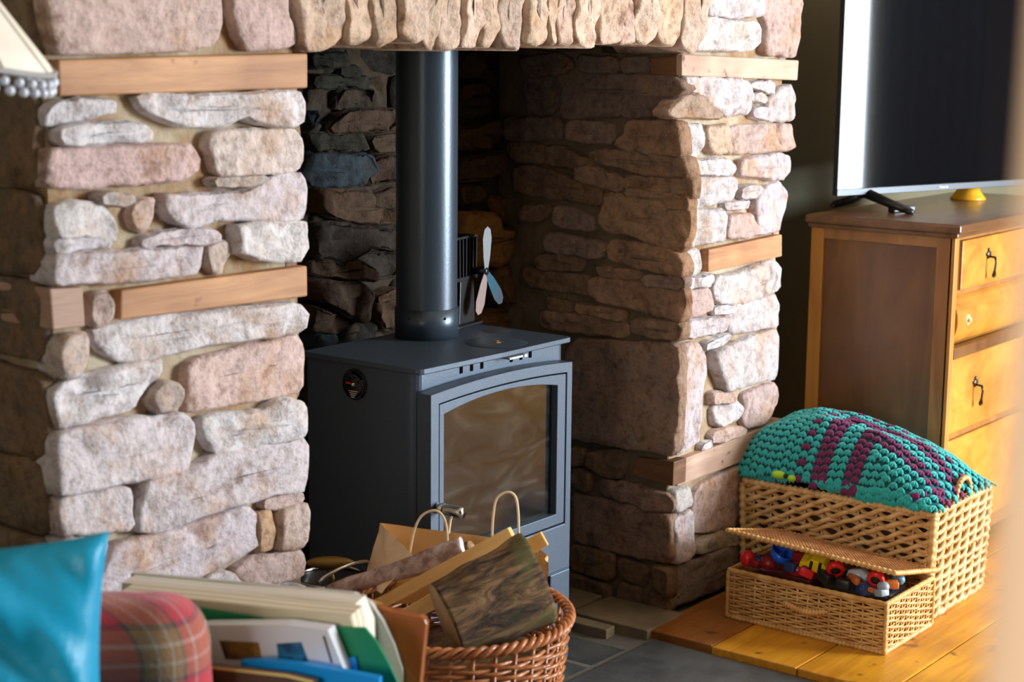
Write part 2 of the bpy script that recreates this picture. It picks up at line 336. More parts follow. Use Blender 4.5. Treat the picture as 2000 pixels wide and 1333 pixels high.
LP=[ # (scale frame, colour, pts)
(0,PNK,[(185,-60),(950,-60),(960,90),(940,190),(800,215),(600,225),(340,235),(230,225),(205,130),(185,40)]),
(0,PNK,[(985,-60),(1200,-60),(1255,70),(1300,180),(1180,215),(1060,220),(1020,120)]),
(0,WHT,[(590,412),(900,415),(1290,395),(1305,440),(1290,545),(1100,540),(1040,500),(960,545),(760,545),(650,490),(600,450)]),
(0,WHT,[(205,475),(255,440),(400,430),(490,440),(500,480),(420,500),(300,535),(210,540)]),
(0,WHT,[(240,570),(300,540),(620,535),(665,590),(640,615),(480,620),(340,632),(250,620)]),
(0,(.70,.50,.47),[(205,665),(290,645),(830,630),(870,680),(860,740),(800,780),(500,800),(210,822)]),
(0,(.72,.60,.56),[(905,585),(990,565),(1280,560),(1315,610),(1310,700),(1280,745),(1100,755),(950,765),(930,690),(900,630)]),
(0,GRY,[(910,775),(1060,770),(1150,765),(1090,800),(920,808)]),
(0,LIL,[(685,850),(870,850),(1100,820),(1200,765),(1300,750),(1330,800),(1325,955),(1150,960),(950,945),(860,985),(780,985),(740,950),(700,900)]),
(0,WHT,[(235,900),(330,880),(440,885),(500,950),(510,1030),(470,1055),(360,1020),(240,1030)]),
(0,WHT,[(228,1030),(350,1025),(500,1062),(400,1085),(230,1095)]),
(0,GRY,[(415,850),(480,835),(580,860),(520,890),(430,880)]),
(0,(.70,.52,.45),[(565,945),(600,870),(660,855),(662,950),(630,1010),(580,985)]),
(0,LIL,[(595,1050),(700,1010),(900,990),(940,1005),(960,1045),(880,1060),(700,1060),(620,1075)]),
(0,WHT,[(1005,990),(1100,965),(1315,965),(1318,1050),(1310,1130),(1180,1135),(1080,1115),(1005,1090),(1020,1030)]),
(0,(.62,.50,.42),[(890,1070),(960,1045),(1000,1060),(990,1130),(960,1195),(920,1180)]),
(0,LIL,[(215,1110),(400,1100),(700,1085),(880,1072),(885,1110),(870,1190),(600,1220),(310,1235),(220,1240)]),
(1,(.60,.46,.40),[(375,35),(440,20),(460,140),(400,168),(370,150)]),
(1,WHT,[(370,185),(480,165),(650,130),(900,100),(1100,75),(1200,62),(1235,100),(1230,185),(1060,205),(850,235),(700,270),(590,300),(500,305),(450,280),(400,240)]),
(1,WHT,[(220,260),(260,200),(350,190),(340,250),(350,310),(330,360),(260,375),(235,330)]),
(1,WHT,[(220,440),(300,380),(500,330),(660,300),(675,330),(620,390),(570,450),(560,500),(450,520),(330,555),(250,578),(240,510)]),
(1,(.55,.45,.40),[(610,440),(650,385),(710,385),(730,440),(710,500),(640,510),(610,480)]),
(1,(.72,.54,.49),[(755,330),(830,290),(1050,240),(1215,198),(1240,240),(1245,420),(1130,450),(950,480),(850,495),(755,505),(765,420)]),
(1,LIL,[(225,605),(300,580),(500,550),(740,518),(775,550),(780,600),(760,750),(600,780),(480,800),(300,838),(215,840),(225,740)]),
(1,WHT,[(810,540),(900,520),(1060,510),(1140,450),(1225,475),(1240,500),(1235,610),(1100,640),(960,665),(880,680),(830,620)]),
(1,LIL,[(570,800),(640,770),(780,740),(880,680),(1040,655),(1248,622),(1248,830),(1120,840),(1000,885),(850,920),(740,960),(620,1000),(550,1000),(560,900)]),
(1,LIL,[(235,875),(300,840),(450,825),(520,815),(535,870),(530,980),(480,1000),(300,1005),(245,1010)]),
(1,(.62,.46,.42),[(1070,880),(1140,855),(1240,840),(1230,875),(1120,912),(1075,905)]),
(1,(.60,.48,.42),[(1130,915),(1240,880),(1240,960),(1225,1055),(1130,1075),(1125,1000)]),
(1,BRN,[(1045,930),(1110,915),(1125,1060),(1050,1085)]),  # brown stands in for the shadow lying on this stone
(1,LIL,[(455,1060),(600,1020),(850,950),(1010,895),(1045,940),(1045,1060),(1000,1080),(880,1150),(800,1190),(740,1230),(650,1260),(500,1290),(380,1340),(300,1340),(410,1200)]),
(1,(.62,.48,.44),[(950,1155),(1050,1105),(1215,1068),(1235,1110),(1225,1180),(1120,1210),(980,1200)]),
(1,WHT,[(850,1180),(940,1165),(970,1205),(1220,1215),(1240,1300),(780,1300)]),
(1,GRY,[(240,1030),(440,1025),(400,1190),(290,1330),(235,1330)]),
(1,LIL,[(320,1365),(760,1330),(1240,1320),(1240,1500),(320,1560)]),
]
FR=[(0,0,A),(0,560,.4801)]
for k,c,pts in LP:
    ox,oy,s=FR[k];stone(pxpoly(pts,ox,oy,s,1,0),fY(0),left,M['stone'],vary(c,.04),proud=R.uniform(.0,.012),depth=.045,rough=.008 if c in(WHT,) else .0045,step=.011)
def timber(pts,par,mat,depth=.12,proud=.004,ax=1,c=0,label=None):
    p=[(h[1-ax],h[2]) for h in (hit(x,y,ax,c) for x,y in pts)]
    mb=MB();fn=fY(c) if ax==1 else fX(c)
    mb.prism(p,proud,-depth,fn);o=mb.build('timber_block',mat,par,fix=True,bevel=.003)
    if label:o['label']=label
timber([(111,117),(598,104),(598,172),(113,188)],left,M['timber'])
timber([(233,567),(597,519),(598,579),(232,625)],left,M['timber'],label='short orange-brown timber block')
timber([(94,564),(159,561),(164,638),(100,645)],left,M['timber_pale'],label='small grey timber end')
timber([(1329,106),(1558,118),(1555,157),(1329,148)],right,M['timber_pale'],.012)
timber([(1381,488),(1525,458),(1525,501),(1381,532)],right,M['timber'])
timber([(1322,901),(1500,831),(1530,818),(1530,872),(1320,950)],right,M['timber_pale'])
G=(1260,0,.3753);E_=(880,90,.42755);FF=(1080,640,.45028)
RP=[(G,WHT,[(312,20),(318,-60),(585,-60),(590,80),(480,90),(340,75)]),
(G,WHT,[(240,250),(290,85),(620,125),(610,235),(545,265),(350,262),(245,262)]),
(G,PNK,[(615,-60),(830,-60),(815,100),(785,300),(700,285),(610,280),(635,130),(612,60)]),
(G,WHT,[(290,400),(530,420),(545,480),(535,585),(420,605),(340,550),(290,480)]),
(G,(.50,.36,.27),[(115,590),(205,495),(300,495),(380,590),(400,612),(150,612)]),
(G,WHT,[(190,400),(285,403),(278,488),(225,485)]),
(G,WHT,[(545,440),(640,418),(685,440),(670,490),(620,480)]),
(G,WHT,[(550,490),(600,480),(640,510),(620,540),(560,520)]),
(G,LIL,[(640,540),(700,460),(775,445),(778,630),(660,628),(630,590)]),
(G,WHT,[(555,560),(600,555),(635,590),(625,630),(560,610)]),
(G,WHT,[(190,655),(300,645),(305,760),(280,815),(215,815),(185,760)]),
(G,(.68,.50,.38),[(310,660),(440,650),(450,800),(350,800),(310,760)]),
(G,PNK,[(452,660),(760,645),(762,760),(740,780),(600,795),(455,800)]),
(G,WHT,[(240,840),(400,825),(470,860),(460,915),(240,905)]),
(G,LIL,[(490,840),(700,795),(765,820),(765,890),(720,935),(580,925),(500,915)]),
(G,WHT,[(240,930),(480,925),(490,985),(470,1040),(330,1070),(235,1075)]),
(G,WHT,[(495,975),(600,965),(600,1030),(500,1035)]),
(G,LIL,[(565,1050),(640,970),(710,955),(740,990),(735,1090),(700,1200),(590,1220),(580,1120)]),
(G,WHT,[(415,1060),(555,1045),(540,1082),(420,1095)]),
(G,WHT,[(225,1100),(408,1095),(408,1250),(310,1265),(195,1295),(220,1200)]),
(G,PNK,[(420,1130),(535,1110),(572,1180),(565,1225),(440,1245),(415,1200)]),
(E_,WHT,[(1065,940),(1140,930),(1140,1035),(1075,1050)]),
(E_,WHT,[(1058,1065),(1195,1045),(1190,1085),(1060,1110)]),
(E_,PNK,[(1060,1120),(1180,1105),(1200,1180),(1190,1210),(1070,1250)]),
(E_,WHT,[(1210,1060),(1300,1040),(1470,980),(1500,1000),(1505,1110),(1400,1150),(1300,1180),(1215,1175),(1195,1120)]),
(E_,LIL,[(1265,1230),(1350,1170),(1490,1140),(1505,1180),(1495,1280),(1380,1300),(1290,1320),(1270,1270)]),
(E_,WHT,[(1210,1190),(1310,1175),(1290,1215),(1210,1230)]),
(E_,LIL,[(1065,1255),(1250,1240),(1250,1300),(1075,1338)]),
(FF,WHT,[(650,75),(760,25),(755,65),(650,98)]),
(FF,LIL,[(690,110),(760,80),(960,5),(975,60),(970,215),(840,250),(740,275),(720,220),(690,160)]),
(FF,LIL,[(555,75),(640,68),(660,140),(672,210),(650,290),(645,380),(635,490),(590,530),(530,555),(535,300)]),
(FF,PNK,[(690,285),(780,280),(780,325),(690,332)]),
(FF,WHT,[(700,350),(800,312),(825,350),(815,400),(740,430),(705,420)]),
(FF,PNK,[(832,290),(970,240),(975,320),(920,420),(850,440),(825,410),(838,350)]),
(FF,PNK,[(690,462),(760,425),(830,442),(820,470),(700,505)]),
(FF,WHT,[(650,510),(695,488),(695,525),(650,545)]),
(FF,PNK,[(625,695),(830,595),(985,555),(985,800),(820,855),(640,895),(605,880)]),
(FF,GRY,[(525,715),(590,690),(590,770),(520,800)]),
(FF,LIL,[(515,840),(592,785),(597,990),(520,1030)]),
(FF,(.5,.42,.33),[(610,935),(750,880),(980,860),(980,900),(830,930),(610,980)]),
(FF,(.42,.33,.26),[(515,1060),(620,1005),(820,930),(985,905),(1000,1090),(760,1115),(515,1225)]),
]
for (ox,oy,s),c,pts in RP:
    stone(pxpoly(pts,ox,oy,s,1,0),fY(0),right,M['stone'],vary(tuple(x*.82 for x in c),.05),proud=R.uniform(.0,.012),depth=.04,rough=.008 if c in(WHT,) else .005,step=.010)
CC=(560,0,.42)
AR=[[(20,-60),(232,-60),(237,40),(252,150),(200,210),(150,225),(90,240),(65,200),(50,100)],
[(238,-60),(355,-60),(360,80),(370,165),(300,200),(262,200),(254,130)],[(360,-60),(460,-60),(475,170),(400,215),(380,190),(367,80)],
[(466,-60),(588,-60),(600,100),(590,170),(550,200),(485,150)],[(593,-60),(675,-60),(680,120),(660,225),(620,225),(602,180)],
[(690,-60),(770,-60),(780,100),(785,200),(740,230),(700,225),(682,130)],[(790,-60),(890,-60),(890,60),(870,160),(850,215),(800,220),(790,120)],
[(895,-60),(963,-60),(965,140),(930,220),(880,205)],[(970,-60),(1060,-60),(1062,60),(1050,230),(985,210),(970,100)],
[(1085,-60),(1188,-60),(1190,100),(1170,190),(1110,210),(1068,190),(1080,60)],[(1194,-60),(1232,-60),(1226,190),(1182,205)],
[(1242,-60),(1308,-60),(1310,120),(1290,210),(1240,205),(1232,100)],[(1315,-60),(1415,-60),(1415,60),(1392,130),(1388,220),(1330,200),(1312,140)],
[(1427,-60),(1535,-60),(1536,60),(1520,200),(1450,200),(1425,120)],[(1542,-60),(1598,-60),(1592,190),(1530,198)],
[(1604,-60),(1672,-60),(1690,160),(1640,205),(1594,185)],[(1692,-60),(1822,-60),(1792,160),(1762,210),(1712,200),(1684,110)],
[(1832,-60),(1940,-60),(1902,130),(1868,240),(1838,240),(1800,180)]]
for i,p in enumerate(AR):
    c=[(.66,.50,.39),(.62,.46,.34),(.60,.45,.36)][i%3]
    if i>11:c=tuple(x*1.08 for x in c)
    stone(pxpoly(p,*CC,1,0),fY(0),arch,M['stone'],vary(c),proud=R.uniform(.008,.028),depth=.17,rough=.008,step=.009)
# dark inner lintel stones behind the arch ring
for i in range(14):
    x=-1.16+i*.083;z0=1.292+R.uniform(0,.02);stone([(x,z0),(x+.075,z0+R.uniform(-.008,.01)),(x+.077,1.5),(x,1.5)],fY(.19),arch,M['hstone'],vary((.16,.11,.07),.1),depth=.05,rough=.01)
RV=[((520,180),(600,140),(780,130),(1040,155),(1085,185),(1060,215),(850,215),(790,250),(770,315),(510,325),(500,250)),
((790,258),(860,224),(1030,235),(1020,300),(900,320),(780,315)),((530,350),(640,350),(740,370),(740,440),(640,440),(525,425)),
((810,350),(1050,355),(1055,430),(1060,500),(900,490),(755,450),(800,410)),((265,450),(300,440),(428,465),(428,530),(300,515),(270,485)),
((437,465),(520,465),(580,500),(655,540),(560,560),(435,535)),((620,495),(720,480),(1080,520),(1100,580),(1050,595),(880,580),(760,545),(640,520)),
((290,570),(370,555),(500,590),(695,670),(690,720),(600,710),(400,680),(290,650)),((580,562),(640,552),(700,580),(782,612),(768,655),(680,640),(580,612)),
((800,600),(960,605),(1100,600),(1100,690),(960,675),(860,655),(792,640)),((800,655),(930,672),(1090,700),(1085,745),(940,725),(810,690)),
((485,740),(560,745),(630,780),(665,835),(560,830),(480,810)),((715,680),(900,710),(1080,755),(1080,850),(1050,940),(930,900),(840,860),(700,840),(690,790),(700,730)),
((440,860),(600,880),(708,910),(700,970),(560,945),(430,930)),((722,900),(850,900),(980,930),(1065,970),(1075,1040),(960,1030),(830,1000),(718,965)),
((405,960),(540,955),(608,980),(606,1022),(400,1012)),((640,1020),(780,1020),(870,1040),(860,1065),(720,1050)),
((320,1025),(400,1022),(638,1055),(635,1135),(480,1110),(360,1090)),((652,1062),(850,1085),(1060,1120),(1060,1250),(930,1220),(820,1190),(700,1160),(637,1130)),
((885,1050),(1060,1060),(1055,1110),(900,1085)),((430,1150),(560,1178),(560,1215),(450,1200)),((570,1182),(700,1200),(805,1225),(790,1252),(600,1215)),
((420,1220),(600,1230),(800,1272),(800,1325),(620,1310),(425,1285)),((832,1252),(1050,1272),(1050,1338),(835,1312)),((790,62),(910,52),(915,122),(790,112)),
((330,735),(440,735),(455,765),(400,795),(325,795)),((320,60),(500,40),(560,90),(480,130),(330,110)),((580,50),(770,60),(770,115),(590,110)),
((250,330),(500,340),(505,420),(270,425)),((340,160),(480,150),(480,300),(350,320))]
RV2=[((60,50),(550,72),(545,300),(528,555),(400,530),(320,525),(200,495),(65,480)),((80,520),(142,530),(138,590),(80,600)),((150,540),(310,530),(318,600),(300,650),(230,650),(150,600)),
((80,608),(165,625),(170,690),(150,710),(80,690)),((197,660),(330,680),(520,735),(515,805),(400,790),(260,742),(202,720)),((80,722),(180,742),(320,770),(515,822),(515,1020),(400,1005),(260,970),(90,930)),
((75,942),(270,982),(265,1100),(80,1050)),((282,992),(410,1040),(400,1130),(300,1090),(282,1060)),((440,1030),(510,1042),(505,1180),(445,1120)),((60,1062),(250,1122),(250,1200),(60,1150)),
((290,1102),(380,1132),(370,1215),(270,1195)),((425,1140),(505,1182),(508,1240),(400,1232))]
for i,p in enumerate(RV):
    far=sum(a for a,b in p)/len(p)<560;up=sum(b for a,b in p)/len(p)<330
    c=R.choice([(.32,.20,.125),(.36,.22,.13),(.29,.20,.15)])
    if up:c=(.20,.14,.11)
    if far:c=tuple(x*.6 for x in c)  # recess shade put into the colours, deeper at the top and far end
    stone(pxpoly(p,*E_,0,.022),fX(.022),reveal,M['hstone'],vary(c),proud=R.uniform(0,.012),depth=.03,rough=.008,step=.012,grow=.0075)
for i,p in enumerate(RV2):
    c=(.33,.215,.15) if i in(0,4,5) else (.20,.125,.07)
    stone(pxpoly(p,*FF,0,.022),fX(.022),reveal,M['hstone'],vary(c),proud=R.uniform(0,.01),depth=.03,rough=.007,step=.013)
timber([(1273,113),(1329,109),(1329,150),(1273,146)],reveal,M['timber_shaded'],.05,.006,0,.022)
timber([(1245,893),(1319,902),(1317,950),(1235,928)],reveal,M['timber_shaded'],.05,.006,0,.022)
DD=(580,80,.45)
BK=[((50,60),(200,50),(240,108),(60,108)),((195,115),(265,110),(260,150),(190,150)),((60,155),(300,160),(300,200),(60,200)),((175,215),(315,210),(300,300),(170,290)),
((115,395),(180,320),(240,300),(420,305),(425,380),(300,385),(180,395)),((0,320),(85,315),(40,375),(0,380)),((300,425),(440,400),(440,475),(310,480)),((40,405),(290,405),(270,478),(60,475)),
((10,500),(60,485),(330,500),(350,560),(290,625),(200,640),(60,635),(10,590)),((352,510),(440,495),(440,600),(310,620)),((310,680),(440,630),(440,720),(350,740),(315,705)),
((60,650),(300,650),(310,720),(420,760),(440,785),(250,790),(80,740)),((40,800),(150,795),(440,830),(440,905),(300,880),(200,960),(60,930)),((60,965),(280,965),(340,1035),(60,1005)),
((205,935),(440,920),(440,1020),(345,1030)),((50,1050),(250,1050),(310,1110),(290,1215),(200,1190),(60,1110)),((320,1120),(410,1075),(440,1100),(330,1130)),((312,1150),(440,1105),(440,1250),(370,1250)),
((30,1150),(230,1220),(150,1265),(50,1260),(20,1200)),((30,1285),(140,1270),(165,1300),(100,1333),(20,1333)),((690,55),(770,50),(785,100),(780,150),(690,150)),((690,195),(820,190),(815,230),(690,235)),
((690,250),(860,245),(855,290),(760,330),(690,340)),((690,400),(800,360),(860,335),(880,370),(875,440),(800,465),(690,460)),((690,530),(780,500),(860,480),(850,560),(760,600),(690,605)),
((690,640),(800,630),(795,690),(690,700)),((690,750),(830,750),(850,820),(960,830),(995,870),(960,920),(860,970),(690,960)),((860,680),(960,690),(968,790),(900,800),(865,760)),
((860,985),(920,990),(920,1140),(870,1130)),((700,1190),(900,1170),(990,1200),(980,1260),(700,1260)),((940,1120),(1030,1130),(1030,1190),(950,1180)),((930,1000),(1010,1010),(1000,1090),(940,1090))]
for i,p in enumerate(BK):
    c=R.choice([(.055,.032,.017),(.036,.025,.016),(.065,.036,.018)])  # soot plus the arch's shade, both put into the stone colours
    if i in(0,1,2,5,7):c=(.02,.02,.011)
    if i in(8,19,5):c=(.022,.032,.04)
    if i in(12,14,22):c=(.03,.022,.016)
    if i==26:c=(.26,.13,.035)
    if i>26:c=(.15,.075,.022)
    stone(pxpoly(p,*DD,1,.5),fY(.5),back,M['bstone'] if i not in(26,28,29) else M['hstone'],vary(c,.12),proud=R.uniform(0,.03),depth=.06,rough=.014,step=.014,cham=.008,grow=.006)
def rows(fn,par,mat,u0,u1,v0,v1,cols,hr=(.06,.13),wr=(.12,.34),gap=.014,proud=0,depth=.045,step=.02,rough=.006):
    v=v0
    while v<v1-.03:
        h=min(R.uniform(*hr),v1-v)
        if v1-v-h<.035:h=v1-v
        u=u0
        while u<u1-.02:
            wd=min(R.uniform(*wr),u1-u)
            if u1-u-wd<.06:wd=u1-u
            j=lambda:R.uniform(-.007,.007)
            a,b,c,d=u+gap/2,u+wd-gap/2,v+gap/2,v+h-gap/2
            stone([(a+abs(j()),c+j()),((a+b)/2,c+j()*.6),(b-abs(j()),c+j()),(b-abs(j()),d+j()),((a+b)/2,d+j()*.6),(a+abs(j()),d+j())],fn,par,mat,vary(R.choice(cols),.08),proud=proud+R.uniform(0,.01),depth=depth,step=step,rough=rough)
            u+=wd
        v+=h
rows(fY(0),left,M['stone'],-1.68,-1.16,0,.20,[LIL,PNK])
rows(fY(0),arch,M['stone'],-1.17,.03,TOPZ+.01,2.28,[PNK,LIL,WHT],hr=(.1,.16),wr=(.2,.4),step=.03)
rows(fY(0),left,M['stone'],-1.68,-1.17,TOPZ+.01,2.28,[PNK,LIL],hr=(.1,.16),wr=(.2,.4),step=.03)
rows(fY(0),right,M['stone'],.03,.51,TOPZ+.01,2.28,[PNK,LIL],hr=(.1,.16),wr=(.2,.4),step=.03)
rows(fX(-1.685),left,M['hstone'],.01,.62,0,2.28,[(.24,.17,.11),(.20,.14,.09)],hr=(.09,.16),wr=(.3,.4),step=.02,depth=.03)  # left face darker than the front, its shadow put into the colours
fXr=lambda c:(lambda u,v,d:Vector((c+d,u,v)))
rows(fXr(.515),right,M['hstone'],.01,.3,0,2.28,[(.5,.42,.36),(.5,.38,.3)],hr=(.08,.14),wr=(.15,.3),step=.03,depth=.03)
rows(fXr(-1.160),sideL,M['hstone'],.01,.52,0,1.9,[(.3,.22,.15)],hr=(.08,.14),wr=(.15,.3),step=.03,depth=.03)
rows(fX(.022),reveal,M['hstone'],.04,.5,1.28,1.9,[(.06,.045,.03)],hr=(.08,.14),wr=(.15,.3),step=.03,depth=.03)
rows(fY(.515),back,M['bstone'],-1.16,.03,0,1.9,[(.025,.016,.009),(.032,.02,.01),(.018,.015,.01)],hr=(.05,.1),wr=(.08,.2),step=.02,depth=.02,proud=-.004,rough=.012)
# ------------------------------------------------------------ room
tag(MB().box((-6,-4.8,-.1),(4.2,.8,-.0145)).build('floor',M['joint']),'grey stone and board floor of the room','floor',kind='structure')
floor=bpy.data.objects['floor']
# slate slabs
def slab(x0,x1,y0,y1,z=0,name='slate_slab',mat=None,t=.03):
    j=.004
    k=lambda:R.uniform(-.003,.003)
    p=[(x0+j+k(),y0+j+k()),(x1-j+k(),y0+j+k()),(x1-j+k(),y1-j+k()),(x0+j+k(),y1-j+k())]
    MB().prism(p,z-.010-t,z-.010,lambda u,v,h:Vector((u,v,h))).build(name,mat or M['slate'],floor,fix=True,bevel=.003)
ys=[-.6,-.048]
slab(-.62,-.118,-.62,-.05);slab(-1.2,-.625,-.62,-.05);slab(-.345,-.205,-.045,.5,-.004);slab(-.62,-.35,-.045,.5,-.004);slab(-1.16,-.625,-.045,.5,-.004)
for x in range(9):
    for y in range(4):
        x1=-.118-x*.55-(0 if y%2 else .0);y1=-.625-y*.6
        slab(x1-.55,x1,y1-.6,y1)
for x in range(7):
    x1=-1.2-x*.55;slab(x1-.55,x1,-.62,-.05)
for x in range(5):
    x1=-1.7-x*.6;slab(x1-.6,x1,-.045,.6)
slab(-.135,.03,-.045,.17,.018,'ledge_stone',M['ledge'],.05)
slab(-.185,-.139,.03,.17,.017,'ledge_stone',M['ledge'],.05)
slab(-.2,.03,.174,.34,.018,'ledge_stone',M['ledge'],.05);slab(-.2,.03,.344,.51,.016,'ledge_stone',M['ledge'],.05)
# pine boards run along X
by=[-.022,-.20,-.41,-.622,-.80,-1.0,-1.2,-1.42,-1.62,-1.85,-2.06,-2.3,-2.5,-2.75,-3.0,-3.25,-3.5,-3.75,-4.0,-4.3,-4.6]
for i in range(len(by)-1):
    mb=MB();mb.box((-.118 if i else -.112,by[i+1]+.0015,-.03),(3.2,by[i]-.0015,.004),0,.003)
    mb.build('floor_board',M['pine2'] if i==0 else M['pine'],floor)
mb=MB();
for i in range(5):mb.box((.53,.02+i*.16,-.02),(3.2,.17+i*.16,.004),0,.002)
mb.build('floor_board',M['pine'],floor)
mb=MB();mb.box((.53,.32,0),(3.2,.40,2.3));tag(mb.build('wall_back',M['green_wall']),'dark olive painted wall behind the television','wall',kind='structure')
mb=MB();mb.box((-2.6,-.62,0),(-2.5,.8,2.3));tag(mb.build('wall_left_blocker',M['plaster']),'plain unseen wall added to shade the left face of the pier','wall',kind='structure')  # unseen wall stub added to keep light off the pier's left face
mb=MB();mb.box((-2.5,.6,0),(-1.66,.7,2.3));tag(mb.build('wall_alcove_back',M['green_wall']),'dark olive wall left of the stone pier','wall',kind='structure')
mb=MB();mb.box((-4,-4.8,2.3),(4.2,.8,2.4));tag(mb.build('ceiling',M['plaster']),'plain cream ceiling over the fireplace','ceiling',kind='structure')
mb=MB();Y0,Y1_=-4.75,-4.65
mb.box((-.5,Y0,0),(4.2,Y1_,.44));mb.box((-.5,Y0,2.27),(4.2,Y1_,2.3));mb.box((-.5,Y0,.44),(1.80,Y1_,2.27));mb.box((3.54,Y0,.44),(4.2,Y1_,2.27))
tag(mb.build('wall_window',M['green_wall']),'plain room wall holding the window opposite the fireplace','wall',kind='structure')
cu_=MB();pts=[(3.55+i*.02,-4.60+.025*math.sin(i*1.3)) for i in range(34)]
cu_.add([(x,y,.1) for x,y in pts]+[(x,y,2.26) for x,y in pts],[(i,i+1,i+35,i+34) for i in range(33)])
co=cu_.build('curtain',plain('navy_curtain',(.004,.018,.04),.9),None,True);tag(co,'dark blue curtain hanging beside the window opposite the fireplace','curtain');md=co.modifiers.new('s','SOLIDIFY');md.thickness=.004
# ------------------------------------------------------------ stove
st=emp('wood_stove',(-.6,.17,0),'dark grey freestanding wood burning stove with arched glass door','stove')
def sp(*a):return Vector(a)-Vector((-.6,.17,0))
def SB(): return MB()
XL,XR,YF,YB=-.838,-.362,.03,.325
mb=MB()  # top plate with slightly rounded front corners
pl=[(-.846,YB),(-.846,.026),(-.842,.018),(-.834,.014),(-.60,.010),(-.368,.014),(-.360,.018),(-.356,.026),(-.356,YB)]
mb.prism([(x+.6,y-.17) for x,y in pl],.689,.700,lambda u,v,h:Vector((u,v,h)));mb.build('top_plate',M['stove'],st,fix=True,bevel=.002)
mb=MB()  # body with rounded front-left/right corners
r=.022;bp=[(XL,YB-.01)]+[(XL+r-r*math.cos(t),YF+r-r*math.sin(t)) for t in [i*PI/2/6 for i in range(7)]]+[(XR-r+r*math.sin(t),YF+r-r*math.cos(t)) for t in [i*PI/2/6 for i in range(7)]]+[(XR,YB-.01)]
mb.prism([(x+.6,y-.17) for x,y in bp],.2,.689,lambda u,v,h:Vector((u,v,h)));mb.build('body',M['stove'],st,fix=True,bevel=.0015)
for x in (-.706,-.674,-.642,-.547,-.515,-.484):
    mb=MB();mb.box(sp(x-.0040,YF-.0014,.6715),sp(x+.0040,YF+.003,.6895));mb.build('air_slot',M['stove_dark'],st)
mb=MB();mb.box(sp(-.585,.004,.684),sp(-.53,.028,.688));mb.box(sp(-.54,.002,.6835),sp(-.53,.008,.689));mb.build('air_lever',plain('brushed_steel',(.35,.36,.37),.5,.6),st)
# door casing: arched top frame
dx0,dx1,dz0,dz1,yd,dt=-.841,-.388,.212,.654,-.008,.034
def arc(x0,x1,z,rise,n=16):return [(x0+(x1-x0)*i/n,z+rise*(1-(2*i/n-1)**2)) for i in range(n+1)]
def framemesh(mb,outer,inner,y0,y1,fn):
    n=len(outer);v=[fn(a,b,y0) for a,b in outer]+[fn(a,b,y0) for a,b in inner]+[fn(a,b,y1) for a,b in outer]+[fn(a,b,y1) for a,b in inner]
    f=[]
    for i in range(n):
        j=(i+1)%n;f+=[(i,j,n+j,n+i),(2*n+i,3*n+i,3*n+j,2*n+j),(i,2*n+i,2*n+j,j),(n+i,n+j,3*n+j,3*n+i)]
    mb.add(v,f)
fs=lambda a,b,h:sp(a,h,b)
outer=[(dx0,dz0)]+arc(dx0,dx1,dz1,.010)+[(dx1,dz0)]
i1=[(dx0+.024,dz0+.10)]+arc(dx0+.024,dx1-.018,dz1-.020,.008)+[(dx1-.018,dz0+.10)]
mb=MB();framemesh(mb,outer,i1,yd,yd+dt,fs);mb.build('door_surround',M['stove'],st,fix=True,bevel=.0015)
g=.0025
o2=[(dx0+.024+g,dz0+.10+g)]+arc(dx0+.024+g,dx1-.018-g,dz1-.020-g,.008)+[(dx1-.018-g,dz0+.10+g)]
i2=[(dx0+.045,.338)]+arc(dx0+.045,dx1-.062,.592,.036)+[(dx1-.062,.338)]
i2=[(-.801,.338)]+arc(-.801,-.437,.611,.018)+[(-.437,.338)]
door=MB();framemesh(door,o2,i2,yd+.001,yd+.024,fs);door=door.build('door',M['stove'],st,fix=True,bevel=.0015)
mb=MB();mb.prism([(-.803,.336)]+arc(-.803,-.435,.612,.018)+[(-.435,.336)],yd+.016,yd+.020,fs);mb.build('glass',M['glass'],door,fix=True)
mb=MB();mb.box(sp(-.80,yd+.021,.335),sp(-.436,yd+.0375,.60));mb.build('firebox_back',M['stove_dark'],st)
# handle
mb=MB();hz=.434;hx=-.822
mb.lathe([(0,0),(.011,0),(.011,-.014),(.0085,-.016),(.0085,-.02)],20,sp(hx,yd,hz),'y');mb.lathe([(0,-.018),(.0115,-.018),(.012,-.022),(.012,-.058),(.010,-.062),(0,-.063)],20,sp(hx,yd,hz),'y')
mb.build('door_handle',M['chrome'],door,True,fix=True)
mb=MB();mb.box(sp(XL+.0,YF-.02,.199),sp(XR+.0,YF+.02,.213));mb.build('lower_trim',M['stove'],st,bevel=.002)
for sx in (-1,1):
    for sy in (-1,1):
        x=-.6+sx*.205;y=.165+sy*.115
        mb=MB()
        if sy<0: mb.prism([(x-.035+.6,y-.04-.17),(x+.035+.6,y-.04-.17),(x+.035+.6,y+.02-.17),(x-.035+.6,y+.02-.17)],0,.2,lambda u,v,h:Vector((u,v,h)))
        else: mb.box(sp(x-.03,y-.02,0),sp(x+.03,y+.03,.2))
        mb.build('leg',M['stove'],st,fix=True,bevel=.003)
mb=MB();mb.box(sp(XL+.02,YB-.04,.02),sp(XR-.02,YB-.03,.2));mb.build('rear_panel',M['blackm'],st)
# hot plate, plug
hx_,hy_=hit(970,670,2,.7).x,hit(970,670,2,.7).y
mb=MB();mb.lathe([(0,.7012),(.03,.7016),(.062,.7012),(.064,.7004)],40,sp(hx_,hy_,0));mb.build('hot_plate',M['stove'],st,True)
mb=MB();mb.lathe([(0,.706),(.005,.7055),(.006,.703),(.010,.7025),(.011,.7005)],16,sp(hx_,hy_,0));mb.build('brass_stud',M['brass'],st,True)
q=hit(970,647,2,.7);mb=MB();mb.lathe([(0,.7008),(.028,.7006),(.030,.7)],32,sp(q.x,q.y,0));mb.build('soot_ring',plain('soot_mark',(.035,.03,.03),.7),st,True)
